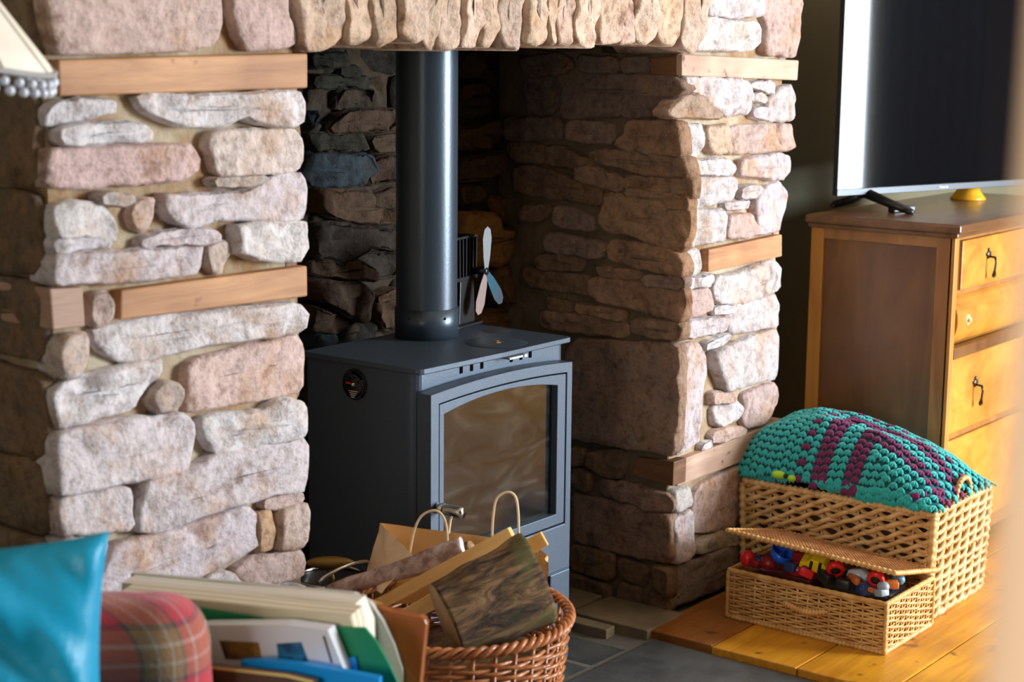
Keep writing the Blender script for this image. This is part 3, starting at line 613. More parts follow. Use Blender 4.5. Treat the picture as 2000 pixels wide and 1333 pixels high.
# thermometer on the left side
th=emp('stove_thermometer',(XL-.001,.186,.65),'small round black dial thermometer on left side of stove','thermometer')
mb=MB();mb.lathe([(0,-.004),(.029,-.004),(.0305,-.0025),(.0305,0)],40,(0,0,0),'x');mb.build('dial_plate',M['black'],th,True,fix=True)
mb=MB()
def arcband(mb,r0,r1,a0,a1,x,n=12):
    v=[];
    for i in range(n+1):
        t=a0+(a1-a0)*i/n
        for r_ in (r0,r1):v.append((x,-r_*math.cos(t),r_*math.sin(t)))
    mb.add(v,[(2*i,2*i+1,2*i+3,2*i+2) for i in range(n)]+[(2*i+2,2*i+3,2*i+1,2*i) for i in range(n)])
arcband(mb,.021,.027,.5,1.75,-.0048);mb.build('silver_scale',plain('dial_silver',(.7,.69,.66),.4,.5),th)
mb=MB();arcband(mb,.0285,.0300,-.9,1.9,-.0049,24)
for k in range(7):arcband(mb,.022,.026,-1.3+k*.2,-1.2+k*.2,-.0048,1)
for k in range(5):arcband(mb,.013+k*0,.016,.3+k*.9,.6+k*.9,-.0048,2)
for k in range(4):mb.add([(-.0048,-.012+.003*k,-.012-.004*k),(-.0048,.012-.002*k,-.012-.004*k),(-.0048,.012-.002*k,-.014-.004*k),(-.0048,-.012+.003*k,-.014-.004*k)],[(0,1,2,3)])
mb.build('dial_print',plain('dial_print',(.60,.58,.54),.5),th)
mb=MB();mb.lathe([(0,-.009),(.004,-.0085),(.005,-.004)],16,(0,0,0),'x');mb.build('hub',M['chrome'],th,True)
mb=MB();mb.box((-.006,.006,.0005),(-.0052,.0185,.0035));mb.build('pointer',plain('pointer_red',(.8,.02,.02),.4),th)
# flue
fc=Vector((-.548,.252));R_=.0635
fl=emp('flue_pipe',(fc.x,fc.y,.7),'tall dark steel flue pipe rising from the stove top','flue pipe')
mb=MB();mb.lathe([(R_,.05),(R_,1.18)],64);mb.build('pipe',M['flue'],fl,True)
mb=MB();mb.lathe([(R_+.001,.062),(R_+.003,.0615),(R_+.003,.0),(R_+.001,.0)],64);mb.build('collar',M['flue'],fl,True)
for a in (-105,-172):
    a=math.radians(a);mb=MB();mb.ball(((R_+.003)*math.cos(a),(R_+.003)*math.sin(a),.045),.003,8,5);mb.build('screw',M['iron'],fl,True)
# stove fan
fb=hit(932,634,2,.7);fan=emp('stove_fan',(fb.x-.035,fb.y+.022,.7),'black heat powered fan standing behind the flue pipe','fan',rz=math.radians(10))
mb=MB();mb.box((-.055,-.03,0),(.055,.03,.006));mb.prism([(-.035,.006),(.035,.006),(.03,.1),(-.03,.1)],-.02,.02,lambda u,v,h:Vector((u,h,v)));mb.build('base',M['black'],fan,fix=True,bevel=.002)
mb=MB();mb.box((-.045,-.02,.10),(.045,.02,.108))
for k in range(7):
    x=-.042+k*.014;mb.prism([(x-.002,.105),(x+.002,.105),(x+.002+(k-3)*.001,.195),(x-.002+(k-3)*.001,.195)],-.018,.018,lambda u,v,h:Vector((u,h,v)))
mb.box((-.045,-.018,.19),(.045,.018,.195));mb.build('cooling_fins',M['black'],fan,fix=True)
mb=MB();mb.lathe([(0,-.052),(.008,-.052),(.008,-.02),(0,-.02)],16,(.03,0,.118),'y');hub=mb.build('motor',M['black'],fan,True)
iri=mottled('heat_blued_steel',(.02,.22,.34),(.12,.14,.18),9,.25,.0002,50,(.7,.3,.2),.7)
grey_b=plain('steel_blade',(.30,.33,.36),.3,.8)
for k,(ang,mm) in enumerate(((88,grey_b),(-52,iri),(-108,plain('copper_tinted_blade',(.36,.30,.30),.3,.8)))):
    a=math.radians(ang);o_=[(.0,-.005),(.03,-.012),(.07,-.016),(.09,-.011),(.097,0),(.09,.011),(.07,.016),(.03,.012),(0,.005)]
    mb=MB();mb.prism([(.03+u*math.cos(a)-v*math.sin(a),.118+u*math.sin(a)+v*math.cos(a)) for u,v in o_],-.050,-.0485,lambda u,v,h:Vector((u,h-.12*(u-.03),v)))
    b_=mb.build('fan_blade',mm,fan,fix=True)
    if mm is iri:b_['label']='blue and copper tinted blade'
# ------------------------------------------------------------ chest of drawers
X0,X1,YF2,YB2,ZT=.742,1.66,-.345,.045,.877
ch=emp('chest_of_drawers',(X0,YB2,0),'old oak chest of drawers with dark side panel under the television','chest of drawers')
def cp(x,y,z):return Vector((x-X0,y-YB2,z))
mb=MB();pr=[(-.018,0),(-.024,.004),(-.024,.012),(-.018,.018),(-.014,.026),(-.016,.032)]
mb=MB();mb.box(cp(X0-.022,YF2-.024,ZT-.022),cp(X1+.02,YB2+.01,ZT),0,.006);mb.box(cp(X0-.012,YF2-.014,ZT-.034),cp(X1+.012,YB2+.005,ZT-.021),0,.004);mb.build('top',M['oak_top'],ch)
mb=MB();mb.box(cp(X0+.008,YF2+.04,.06),cp(X0+.014,YB2-.03,ZT-.05));mb.build('side_panel',M['oak_d'],ch)
for y0,y1,mt in ((YF2+.003,YF2+.045,'oak_m'),(YB2-.036,YB2,'oak_edge')):
    mb=MB();mb.box(cp(X0,y0,0),cp(X0+.03,y1,ZT-.034),0,.002);mb.build('corner_post',M[mt],ch)
mb=MB();mb.box(cp(X0+.002,YF2+.03,ZT-.062),cp(X0+.02,YB2-.03,ZT-.034),0,.002);mb.build('side_rail',M['oak_m'],ch)
mb=MB();mb.box(cp(X0+.002,YF2+.03,.04),cp(X0+.02,YB2-.03,.1),0,.002);mb.build('side_rail',M['oak_m'],ch)
mb=MB();mb.box(cp(X0,YF2-.004,0),cp(X0+.026,YF2+.012,ZT-.034),0,.003);mb.build('front_stile',M['oak_edge'],ch)
mb=MB();mb.box(cp(X0+.02,YF2+.03,.05),cp(X1,YB2-.002,ZT-.036));mb.build('carcase',M['oak_d'],ch)
dz=[(.708,.831,'flat'),(.566,.696,'round'),(.343,.535,'flat'),(.07,.325,'flat')]
for i,(z0,z1,k) in enumerate(dz):
    xa,xb=X0+.034,X1-.03
    mb=MB()
    if k=='round':
        n=10;pp=[(YF2+.02,z0)]+[(YF2+.02-.03*math.sin(PI*j/n)**.6,z0+(z1-z0)*j/n) for j in range(1,n)]+[(YF2+.02,z1)]
        mb.prism(pp,xa-.008,xb,lambda u,v,h:cp(h,u,v));dr=mb.build('drawer',M['oak_f'],ch,fix=True,smooth=False)
        mb=MB();mb.lathe([(0,-.012),(.006,-.012),(.0065,0)],12,cp(.832,YF2-.006,.63),'y');mb.lathe([(0,-.001),(.014,-.001),(.014,.002)],20,cp(.832,YF2-.010,.63),'y');mb.build('knob_scar',plain('pale_scar',(.80,.55,.27),.5),dr,True)
        continue
    mb.box(cp(xa+.018 if i==0 else xa-.006,YF2-.002,z0),cp(xb,YF2+.02,z1),0,.003);dr=mb.build('drawer',M['oak_f'],ch)
    if i==0:
        mb=MB();mb.box(cp(xa-.004,YF2+.004,z0),cp(xa+.019,YF2+.024,z1));mb.build('drawer_edge_strip',M['oak_d'],ch)
    if i<3:
        hx,hz=((.957,.765),(.918,.437))[0 if i==0 else 1]
        mb=MB();mb.ball(cp(hx,YF2-.004,hz+.018),(.009,.003,.011),10,6);mb.ball(cp(hx,YF2-.004,hz+.030),(.005,.003,.006),8,5);mb.ball(cp(hx+.012,YF2-.004,hz+.02),(.005,.003,.005),8,5);mb.ball(cp(hx-.010,YF2-.004,hz+.02),(.005,.003,.005),8,5)
        mb.tube([cp(hx,YF2-.004,hz+.014),cp(hx,YF2-.022,hz+.012)],.003,8)
        mb.tube([cp(hx,YF2-.021,hz+.014),cp(hx+.001,YF2-.024,hz),cp(hx+.001,YF2-.022,hz-.02),cp(hx+.002,YF2-.02,hz-.034)],[.0035,.0028,.0032,.006],8)
        mb.ball(cp(hx+.002,YF2-.02,hz-.036),(.008,.005,.004),10,6);mb.build('drop_handle',M['iron'],dr,True)
for z0,z1 in ((.831,.845),(.694,.71),(.535,.566),(.325,.343),(.03,.07)):
    mb=MB();mb.box(cp(X0+.026,YF2-(.006 if z0<.6 and z0>.5 else -.004),z0+.0015),cp(X1-.02,YF2+.02,z1-.0015),0,.002);mb.build('rail',M['oak_d'] if z0>.5 and z0<.6 else M['oak_m'],ch)
# ------------------------------------------------------------ television
tvd=Vector((.954,-.30,0)).normalized();tvn=Vector((-tvd.y*-1*-1,-tvd.x,0))
tvn=Vector((tvd.y,-tvd.x,0)) # towards the room
tvo=hit(1634,383,1,.012)
tv=bpy.data.objects.new('television',None);COL.objects.link(tv);tag(tv,'large black flat television on the oak chest, reflecting a bright window','television')
tv.matrix_world=Matrix(((tvd.x,-tvn.x,0,tvo.x),(tvd.y,-tvn.y,0,tvo.y),(0,0,1,tvo.z),(0,0,0,1)))
W_,H_=1.11,.645
mb=MB();mb.box((0,.003,0),(W_,.016,H_),0,.002);mb.box((.10,.014,.02),(W_-.10,.05,.40),0,.006);mb.build('casing',M['black'],tv)
mb=MB();mb.box((.004,-.0005,.017),(W_-.004,.004,H_-.004));mb.build('screen',M['screen'],tv)
mb=MB();mb.box((0,-.002,-.001),(W_,.006,.0165),0,.001);mb.build('lower_bezel',M['bezel'],tv)
mb=MB();mb.box((0,-.0015,.0165),(.003,.006,H_));mb.build('side_bezel',M['bezel'],tv)
tc_=bpy.data.curves.new('brand_lettering','FONT');tc_.body='Hisense';tc_.size=.0115;tc_.extrude=.0003;tc_.align_x='CENTER'
to=bpy.data.objects.new('brand_lettering',tc_);COL.objects.link(to);to.parent=tv;to.rotation_euler=(PI/2,0,0)
bpy.context.view_layer.update();lc=tv.matrix_world.inverted()@hit(1865,366,1,-.15);to.location=(min(W_/2,max(.3,lc.x)),-.0026,.0045);tc_.materials.append(M['white'])
bpy.context.view_layer.update();me_=bpy.data.meshes.new_from_object(to.evaluated_get(bpy.context.evaluated_depsgraph_get()));t2=bpy.data.objects.new('brand_lettering',me_);loc_=to.location.copy();bpy.data.objects.remove(to);t2.name='brand_lettering'
COL.objects.link(t2);t2.parent=tv;t2.rotation_euler=(PI/2,0,0);t2.location=loc_;t2['kind']='stuff'
zt=ZT-tvo.z
for fx in (.12,.93):
    mb=MB()
    for yy,xx in ((-.125,.02),(.105,-.02)):
        mb.tube([(fx,.02,.004),(fx+xx*.5,yy*.5,zt*.45),(fx+xx,yy,zt+.008)],[.015,.012,.010],8)
    mb.ball((fx+.02,-.125,zt+.006),(.014,.014,.009),8,5);mb.ball((fx-.02,.105,zt+.006),(.012,.012,.007),8,5);mb.build('foot',M['black'],tv,True)
b=hit(1765,414,2,ZT);mb=MB();mb.box((-.045,-.012,0),(.03,.012,.016),0,.003);tag(mb.build('streaming_box',M['black'],None,mw=Matrix.Translation((b.x,b.y,ZT))@Matrix.Rotation(-.4,4,'Z')),'small black plastic box beside the television foot','media box')
b=hit(1890,390,2,ZT);mb=MB();mb.lathe([(0,.0),(.047,0),(.05,.003),(.047,.008),(.033,.026),(.03,.05),(.0,.05)],32)
tag(mb.build('yellow_cup',plain('amber_glaze',(.85,.42,.02),.3),None,True,Matrix.Translation((b.x,b.y,ZT))),'yellow flared cup upside down on the chest behind the television','cup')
# cable left of chest
mb=MB();a=hit(1583,755,1,.08);mb.tube([(a.x-.02,.08,.2),(a.x-.03,.07,.35),(a.x-.01,.06,.42),(a.x+.06,.10,.5)],.003,6);tag(mb.build('power_cable',M['blackm'],None,True),'thin dark cable hanging behind left side of the chest','cable')
# ------------------------------------------------------------ wicker
def rectloop(x0,x1,y0,y1,n):
    P=[(x0,y0),(x1,y0),(x1,y1),(x0,y1)];nm=[(0,-1),(1,0),(0,1),(-1,0)];L=[x1-x0,y1-y0,x1-x0,y1-y0];T=sum(L);o=[]
    for k in range(n):
        s=T*k/n;i=0
        while s>L[i]:s-=L[i];i+=1
        t=s/L[i];a,b=P[i],P[(i+1)%4];o.append((a[0]+(b[0]-a[0])*t,a[1]+(b[1]-a[1])*t,*nm[i]))
    return o
def ovalloop(rx,ry,n):
    return [(rx*math.cos(2*PI*k/n),ry*math.sin(2*PI*k/n),math.cos(2*PI*k/n),math.sin(2*PI*k/n)) for k in range(n)]
def weave(loopf,ns,z0,z1,pitch,amp,r,sub=4,twine=False,sides=5,taper=lambda t:1.):
    """ns stakes around the loop (odd number lets a single weaver alternate)"""
    mb=MB();n=ns*sub;z=z0;row=0
    while z<z1:
        t=(z-z0)/(z1-z0);L=loopf(n);k_=taper(t)
        for st_ in ((0,1) if twine else (0,)):
            pts=[];rr=[];jz=R.uniform(-.1,.1)*pitch
            for i,(x,y,nx,ny) in enumerate(L):
                ph=PI*i/sub+PI*(row+st_)
                o=amp*math.cos(ph);dz=(.42*pitch*math.sin(ph) if twine else 0)+jz+noise.noise(Vector((i*.13,row*3.1,st_)))*pitch*.25
                pts.append((x*k_+nx*o,y*k_+ny*o,z+dz));rr.append(r*(1+.18*noise.noise(Vector((i*.35,row*5.3,st_+9)))))
            mb.tube(pts,rr,sides,True)
        z+=pitch;row+=1
    return mb
def stakes(loopf,ns,z0,z1,r,taper=lambda t:1.):
    mb=MB()
    for x,y,nx,ny in loopf(ns):mb.tube([(x*taper(0),y*taper(0),z0),(x*taper(.5),y*taper(.5),(z0+z1)/2),(x*taper(1),y*taper(1),z1)],r,5)
    return mb
def rim(loopf,n,z,r,turns,wob=.18,zf=None,taper=1.):
    pts=[];rr=[]
    for i,(x,y,nx,ny) in enumerate(loopf(n)):
        pts.append((x*taper,y*taper,z+(zf(x,y) if zf else 0)));rr.append(r*(1+wob*math.sin(2*PI*turns*i/n)))
    return MB().tube(pts,rr,7,True)
FLR=.004
# big basket
bcx,bcy=.487,-.262;hw,hl=.160,.245
bb=emp('storage_basket',(bcx,bcy,FLR),'large open-topped seagrass basket against the stone pier','basket')
lf=lambda n:rectloop(-hw,hw,-hl,hl,n)
weave(lf,35,.014,.248,.0225,.0068,.0062,6,True,6,lambda t:.965+.035*t).build('weave',M['wick_big'],bb,True)
stakes(lf,35,.0,.25,.003,lambda t:.965+.035*t).build('stakes',M['wick_big'],bb,True)
rim(lf,520,.256,.009,110,.22).build('rim',M['wick_big'],bb,True)
rim(lf,400,.008,.009,80,.2,None,.965).build('base_border',M['wick_big'],bb,True)
mb=MB();mb.box((-hw*.95,-hl*.95,.002),(hw*.95,hl*.95,.01));mb.build('base',M['wick_lid'],bb)
for sy in (-1,1):
    mb=MB();pts=[];rr=[]
    for i in range(61):
        t=i/60;a=PI*t;pts.append((-.042*math.cos(a),sy*(hl+.002)-0*sy,.25+.062*math.sin(a)**.7));rr.append(.0062*(1+.2*math.sin(t*2*PI*14)))
    mb.tube(pts,rr,7);mb.build('handle',M['wick_big'],bb,True)
# corner wraps
mb=MB()
for sx in(-1,1):
    for sy in(-1,1):
        pts=[(sx*(hw+.002)*(.965+.035*i/40),sy*(hl+.002)*(.965+.035*i/40),.01+.24*i/40) for i in range(41)]
        mb=MB();mb.tube(pts,[.009*(1+.25*math.sin(i*1.9)) for i in range(41)],6);mb.build('corner_wrap',M['wick_big'],bb,True)
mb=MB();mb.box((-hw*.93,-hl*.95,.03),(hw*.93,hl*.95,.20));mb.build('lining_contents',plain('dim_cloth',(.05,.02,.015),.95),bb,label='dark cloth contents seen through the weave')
# blanket (heightfield over the basket) with crochet clusters
def clampf(x,a,b):return max(a,min(b,x))
def bl(X,Y):
    gx=max(0,1-abs((X-.488)/.172)**2.6)**.7
    t=(Y-(-.245))/.275
    gy=max(0,1-abs(t)**(4.5 if t>0 else 3.))**.62
    tail=1-.36*clampf((-.13-Y)/.38,0,1)**1.2
    lump=.022*noise.noise(Vector((X*9,Y*7,2)))+.008*noise.noise(Vector((X*22,Y*18,5)))
    return .264+(.158*tail+lump)*gx*gy
nx,ny=46,60;V=[];Fc=[]
for i in range(nx+1):
    for j in range(ny+1):
        X=.320+.338*i/nx;Y=.026-.535*j/ny;V.append((X,Y,bl(X,Y)-.002))
Fc=[(i*(ny+1)+j,(i+1)*(ny+1)+j,(i+1)*(ny+1)+j+1,i*(ny+1)+j+1) for i in range(nx) for j in range(ny)]
blk=MB();blk.add(V,Fc,2)
ux,uy=.0185,.0205
# arc-length sampling along X so clusters keep their size on the steep front
def xs_for(Y):
    out=[];X=.655;acc=0;out.append(X)
    while X>.320:
        X2=X-.0012;acc+=math.hypot(.0012,bl(X2,Y)-bl(X,Y));X=X2
        if acc>=ux:out.append(X);acc=0
    return out
CY=-.165;CI=8
j=0;Y=.018
while Y>-.522:
    xs=xs_for(Y);rj=round((CY-Y)/uy)
    for i,X in enumerate(xs):
        r_=min(i-CI,rj)
        mi=0;odd=(rj%2 if rj<i-CI else i%2)
        if r_==0:mi=1
        elif r_ in(2,3):mi=1
        elif r_ in(6,7):mi=1
        yy=Y+(uy*.5 if (rj>=i-CI and i%2) else 0)
        if rj<i-CI and rj%2 and i+1<len(xs):X=(X+xs[i+1])/2
        if r_==0 and (i+rj)%2: mi=0
        e=.004;nrm=Vector((-(bl(X+e,yy)-bl(X-e,yy))/(2*e),-(bl(X,yy+e)-bl(X,yy-e))/(2*e),1)).normalized()
        c=Vector((X,yy,bl(X,yy)))+nrm*.0015
        tx=Vector((0,1,0))-nrm*nrm.y;tx.normalize();ty=nrm.cross(tx)
        for k in(-1,0,1):
            ax=(ty*math.cos(k*.55)+tx*math.sin(k*.55));bx=nrm.cross(ax)
            Rm=Matrix((ax,bx,nrm)).transposed()
            blk.ball(c+tx*k*.0055,(.0108,.0046,.0034),7,4,mi,Rm)
    Y-=uy;j+=1
bo=blk.build('crochet_blanket',[M['teal'],M['purple'],M['teal_dk']],None,True)
tag(bo,'teal crochet blanket with plum purple stripes heaped in the big basket','blanket')
# folded hem layers on the near rim
def rollstrip(p0,p1,r,name,mat,par,lab=None):
    mb=MB();n=40
    pts=[Vector(p0).lerp(Vector(p1),i/n)+Vector((0,0,.003*math.sin(i*.5))) for i in range(n+1)]
    mb.tube(pts,[r*(1+.16*math.sin(i*1.7))*min(1,.45+min(i,n-i)*.2) for i in range(n+1)],9);o=mb.build(name,mat,par,True)
    if lab:o['label']=lab
rollstrip((.330,-.20,.284),(.336,-.44,.288),.014,'folded_hem',M['teal'],bo)
rollstrip((.326,-.30,.272),(.332,-.49,.274),.012,'folded_hem',M['teal'],bo)
rollstrip((.336,-.445,.284),(.40,-.495,.286),.018,'folded_hem',M['purple'],bo,'plum purple hem')
rollstrip((.342,.0,.28),(.34,-.10,.280),.018,'folded_hem',M['teal'],bo)
p=hit(1522,928,0,.318);mb=MB();mb.ball((0,0,0),(.012,.02,.010),12,8);mb.ball((0,-.034,-.003),(.009,.012,.008),10,6);lt=mb.build('lime_toy',plain('lime_plastic',(.40,.72,.02),.35),None,True,Matrix.Translation(p))
tag(lt,'lime green plastic toy peeking out under the crochet blanket','toy')
mb=MB();mb.ball((-.006,-.02,.002),(.007,.005,.006),8,5);mb.build('dark_joint',M['black'],lt,True)
# small basket with lid
scx,scy=.193,-.325;sw,sl=.120,.194
sb=emp('lidded_basket',(scx,scy,FLR),'small willow basket with half open lid, full of toys','basket')
lf2=lambda n:rectloop(-sw,sw,-sl,sl,n)
weave(lf2,47,.012,.108,.0067,.0034,.0029,4,False,5).build('weave',M['wick_small'],sb,True)
stakes(lf2,47,0,.112,.0026).build('stakes',M['wick_small'],sb,True)
rim(lf2,420,.114,.0062,60,.08).build('rim',M['wick_small'],sb,True);rim(lf2,420,.005,.0062,130,.22).build('base_border',M['wick_small'],sb,True)
mb=MB();mb.box((-sw*.96,-sl*.96,.002),(sw*.96,sl*.96,.008));mb.build('base',M['wick_lid'],sb)
mb=MB()
for sx in(-1,1):
    for sy in(-1,1):
        mb=MB();mb.tube([(sx*(sw+.002),sy*(sl+.002),.004+.108*i/20) for i in range(21)],[.005*(1+.2*math.sin(i*2.2)) for i in range(21)],6);mb.build('corner_wrap',M['wick_small'],sb,True)
mb=MB();n=60 # woven grip on the long side
mb.tube([(-sw-.006-.008*math.sin(PI*i/n),.05-.11*i/n,.070-.008*math.sin(PI*i/n)) for i in range(n+1)],[.0065*(1+.3*math.sin(i*1.5))*min(1,.3+min(i,n-i)*.12) for i in range(n+1)],7);mb.build('grip',M['wick_small'],sb,True)
# lid: plane from front edge to back edge (local coords of the basket)
o=Vector((scx,scy,FLR))
LA=hit(1424,1034,1,-.118)-o;LB=hit(1740,1120,1,-.52)-o
LC=Vector((sw+.006,-sl-.004,.132));LD=Vector((sw+.006,sl+.006,.150))
LA=Vector((-.118,sl+.010,LA.z));LB=Vector((-.098,-sl-.008,LB.z-.001))
lid=emp('lid',(0,0,0),None,None);del_=[lid.pop(k) for k in list(lid.keys()) if k in('label','category')];lid.parent=sb
def LP_(a,b):return (LA.lerp(LB,b)).lerp(LD.lerp(LC,b),a)  # a across, b along
ln=(LB-LA).cross(LD-LA).normalized()
if ln.z<0:ln=-ln
mb=MB()
na=34
for i in range(na+1):
    a=i/na;pts=[LP_(a,b/64)+ln*.0028*math.cos(PI*b/2+PI*i) for b in range(65)];mb.tube(pts,.0030,5)
mb.build('lid_weave',M['wick_lid'],lid,True)
mb=MB()
for b in range(33):mb.tube([LP_(a/6,b/32)for a in range(7)],.0024,5)
mb.build('lid_stakes',M['wick_lid'],lid,True)
mb=MB();pts=[];
for a,b,c_,d_,n in ((0,0,0,1,150),(0,1,1,1,70),(1,1,1,0,150),(1,0,0,0,70)):
    for i in range(n):t=i/n;pts.append(LP_(a+(c_-a)*t,b+(d_-b)*t))
mb.tube(pts,[.0058*(1+.2*math.sin(i*1.4)) for i in range(len(pts))],7,True);mb.build('lid_border',M['wick_small'],lid,True)
# toys
def pl(n,c,r=.3):return plain(n,c,r)
RED=pl('red_plastic',(.72,.012,.015));BLU=pl('blue_plastic',(.01,.13,.75),.25);YEL=pl('yellow_plastic',(.85,.62,.01));DRD=pl('dark_red_plastic',(.28,.008,.012));NAV=pl('navy_plastic',(.02,.05,.17));GRYP=pl('grey_plastic',(.30,.36,.42));BRNP=pl('orange_plastic',(.6,.16,.03));STL=pl('silver_plastic',(.62,.68,.75),.2)
def toyat(px,py,x,z=None):
    h=hit(px,py,0,x);return h
def put(name,mb,mat,p,lab,cat='toy',rot=None,group='toys in the small basket'):
    o=mb.build(name,mat,None,True,Matrix.Translation(p)@(rot if rot else Matrix()));return tag(o,lab,cat,group)
tx_=.098
put('toy_ball',MB().ball((0,0,0),(.016,.018,.020),16,10),RED,toyat(1460,1091,tx_),'bright red toy ball at the left end of the small basket')
m_=MB();m_.lathe([(0,-.022),(.014,-.02),(.025,-.008),(.028,.008),(.026,.008),(.023,-.005),(.012,-.016),(0,-.017)],20);m_.box((-.026,-.004,-.012),(.026,.004,.002))
put('toy_bowl',m_,BLU,toyat(1527,1083,.125),'bright blue plastic toy bowl in the small basket',rot=Matrix.Rotation(.5,4,'X'))
put('toy_block',MB().box((-.02,-.014,-.012),(.02,.014,.012),0,.004),NAV,toyat(1482,1097,.115),'dark blue toy block beside the bright red ball')
put('toy_dome',MB().ball((0,0,0),(.018,.022,.016),14,8),DRD,toyat(1500,1100,.112),'dark red toy dome next to the blue bowl')
put('toy_dome',MB().ball((0,0,0),(.02,.026,.018),14,8),DRD,toyat(1556,1112,.112),'dark red toy dome between blue bowl and yellow car')
put('toy_block',MB().box((-.03,-.03,-.02),(.03,.03,.02),0,.006),DRD,toyat(1580,1095,.15),'dark red toy block under the lid of the small basket')
def wheel(p,lab,rr=.019,rot=None):
    t=emp('toy_ring',p,lab,'toy','toys in the small basket');t.rotation_euler=rot or (0,0,0)
    mb=MB();mb.lathe([(rr*.55,-.007),(rr*.9,-.008),(rr,-.004),(rr,.004),(rr*.9,.008),(rr*.55,.007)],24,(0,0,0),'x');mb.build('tyre',RED,t,True)
    mb=MB();mb.lathe([(0,-.004),(rr*.3,-.006),(rr*.56,-.004),(rr*.56,.004),(0,.004)],18,(0,0,0),'x');mb.build('hub',M['black'],t,True)
wheel(toyat(1632,1112,.10),'red toy wheel with black hub beside the yellow car',.020,(.2,-.5,.5))
wheel(toyat(1711,1131,.10),'red toy wheel nearest the right corner of the basket',.019,(0,-.35,.2))
car=emp('toy_car',toyat(1601,1104,.115),'yellow toy car with black stripes in the small basket','toy car','toys in the small basket');car.rotation_euler=(.25,-.35,.15)
mb=MB();mb.prism([(-.042,-.012),(.04,-.012),(.042,.002),(.022,.006),(.010,.020),(-.018,.020),(-.03,.006),(-.042,.003)],-.018,.018,lambda u,v,h:Vector((h,-u,v)));mb.build('car_body',YEL,car,fix=True,bevel=.003)
mb=MB()
for k in(-.022,-.004,.016):mb.box((-.0188,k-.004,-.012),(.0188,k+.003,.0205-abs(k)*.2))
mb.build('stripes',M['black'],car)
mb=MB()
for y in(-.026,.026):mb.lathe([(0,-.022),(.011,-.022),(.012,.022),(0,.022)],16,(0,y,-.012),'x')
mb.build('wheels',M['black'],car,True)
put('toy_block',MB().box((-.022,-.006,-.008),(.022,.006,.008),0,.003),BRNP,toyat(1668,1132,.10),'orange toy bar between the two red toy wheels',rot=Matrix.Rotation(.9,4,'Z'))
m_=MB();m_.prism([(-.022,-.008),(.022,-.008),(.018,.006),(-.008,.01),(-.022,.002)],-.012,.012,lambda u,v,h:Vector((h,u,v)));put('toy_spaceship',m_,STL,toyat(1676,1120,.125),'silver toy vehicle between the two red toy wheels')
put('toy_ball',MB().ball((0,0,0),(.013,.014,.012),14,8),GRYP,toyat(1725,1146,.10),'grey toy ball in the near corner of the small basket')
put('toy_block',MB().box((-.012,-.014,-.008),(.012,.014,.008),0,.003),BRNP,toyat(1742,1142,.12),'orange toy block in the near corner of the small basket',rot=Matrix.Rotation(.6,4,'Z'))
put('toy_ball',MB().ball((0,0,0),(.014,.015,.013),14,8),pl('slate_blue_plastic',(.12,.25,.36)),toyat(1755,1132,.16),'slate blue toy ball by the near short side')
put('toy_block',MB().box((-.035,-.085,-.03),(.06,.085,.02),0,.01),pl('charcoal_plastic',(.03,.035,.045)),Vector((.19,-.405,.093)),'charcoal toy tray under the other toys')
put('toy_block',MB().box((-.04,-.07,-.03),(.05,.07,.02),0,.01),pl('maroon_plastic',(.12,.01,.012)),Vector((.19,-.23,.093)),'maroon toy tray under the red toys')
for px_,py_,x_,mt_,sz,lab in ((1690,1150,.098,NAV,(.016,.016,.012),'navy toy brick in front of the right red ring'),(1650,1140,.098,M['black'],(.018,.016,.012),'black toy brick between orange bar and left red ring'),(1612,1127,.095,M['black'],(.012,.018,.012),'black toy brick under the yellow car'),(1700,1152,.095,BRNP,(.006,.022,.006),'thin orange toy rod at the near front corner'),(1575,1118,.096,RED,(.013,.016,.010),'red toy brick left of the yellow car'),(1545,1108,.096,NAV,(.010,.014,.010),'navy toy brick below the blue bowl'),(1475,1100,.094,DRD,(.010,.012,.008),'dark red toy brick at the left front rim'),(1722,1158,.095,GRYP,(.012,.012,.008),'grey toy brick at the near front corner')):
    put('toy_brick',MB().box(tuple(-v for v in sz),sz,0,.003),mt_,toyat(px_,py_,x_),lab,rot=Matrix.Rotation(R.uniform(-.6,.6),4,'Z')@Matrix.Rotation(R.uniform(-.4,.4),4,'X'))
for k in range(6):
    R2=random.Random(k);pp=toyat(1655+k*17,1122+k*5,.13)
    put('toy_piece',MB().ball((0,0,0),(.010,.012,.009),10,6),[M['black'],NAV,GRYP,M['black'],BRNP,NAV][k],pp,['black toy piece behind the red wheel','navy toy piece behind the silver vehicle','grey toy piece behind the silver vehicle','black toy piece beside the right red wheel','small orange toy piece beside the slate blue ball','navy toy piece beside the slate blue ball'][k])
# ------------------------------------------------------------ log basket
lc_=Vector((-1.05,-.235,0))
lb=emp('log_basket',(lc_.x,lc_.y,0),'round red-brown willow log basket in front of the stove','basket')
zr=.33;rb=.197
lo=lambda n:ovalloop(rb,rb,n)
tp=lambda t:.82+.18*t
weave(lo,33,.012,zr-.012,.0088,.0042,.0036,5,False,5,tp).build('weave',M['wick_red'],lb,True)
stakes(lo,33,0,zr,.0035,tp).build('stakes',M['wick_red'],lb,True)
for k,(rr_,zz) in enumerate(((0,0),(.006,.008),(-.004,.011))):
    mb=MB();pts=[]
    for i in range(360):
        a=2*PI*i/360;ph=a*22+k*2.1;pts.append(((rb+.004+.006*math.cos(ph))*math.cos(a),(rb+.004+.006*math.cos(ph))*math.sin(a),zr+.006+.006*math.sin(ph)))
    mb.tube(pts,.0048,6,True);mb.build('braided_rim',M['wick_red'],lb,True)
mb=MB();mb.lathe([(0,.004),(rb*.8,.004),(rb*.8,.012),(0,.012)],32);mb.build('base',M['wick_red'],lb)
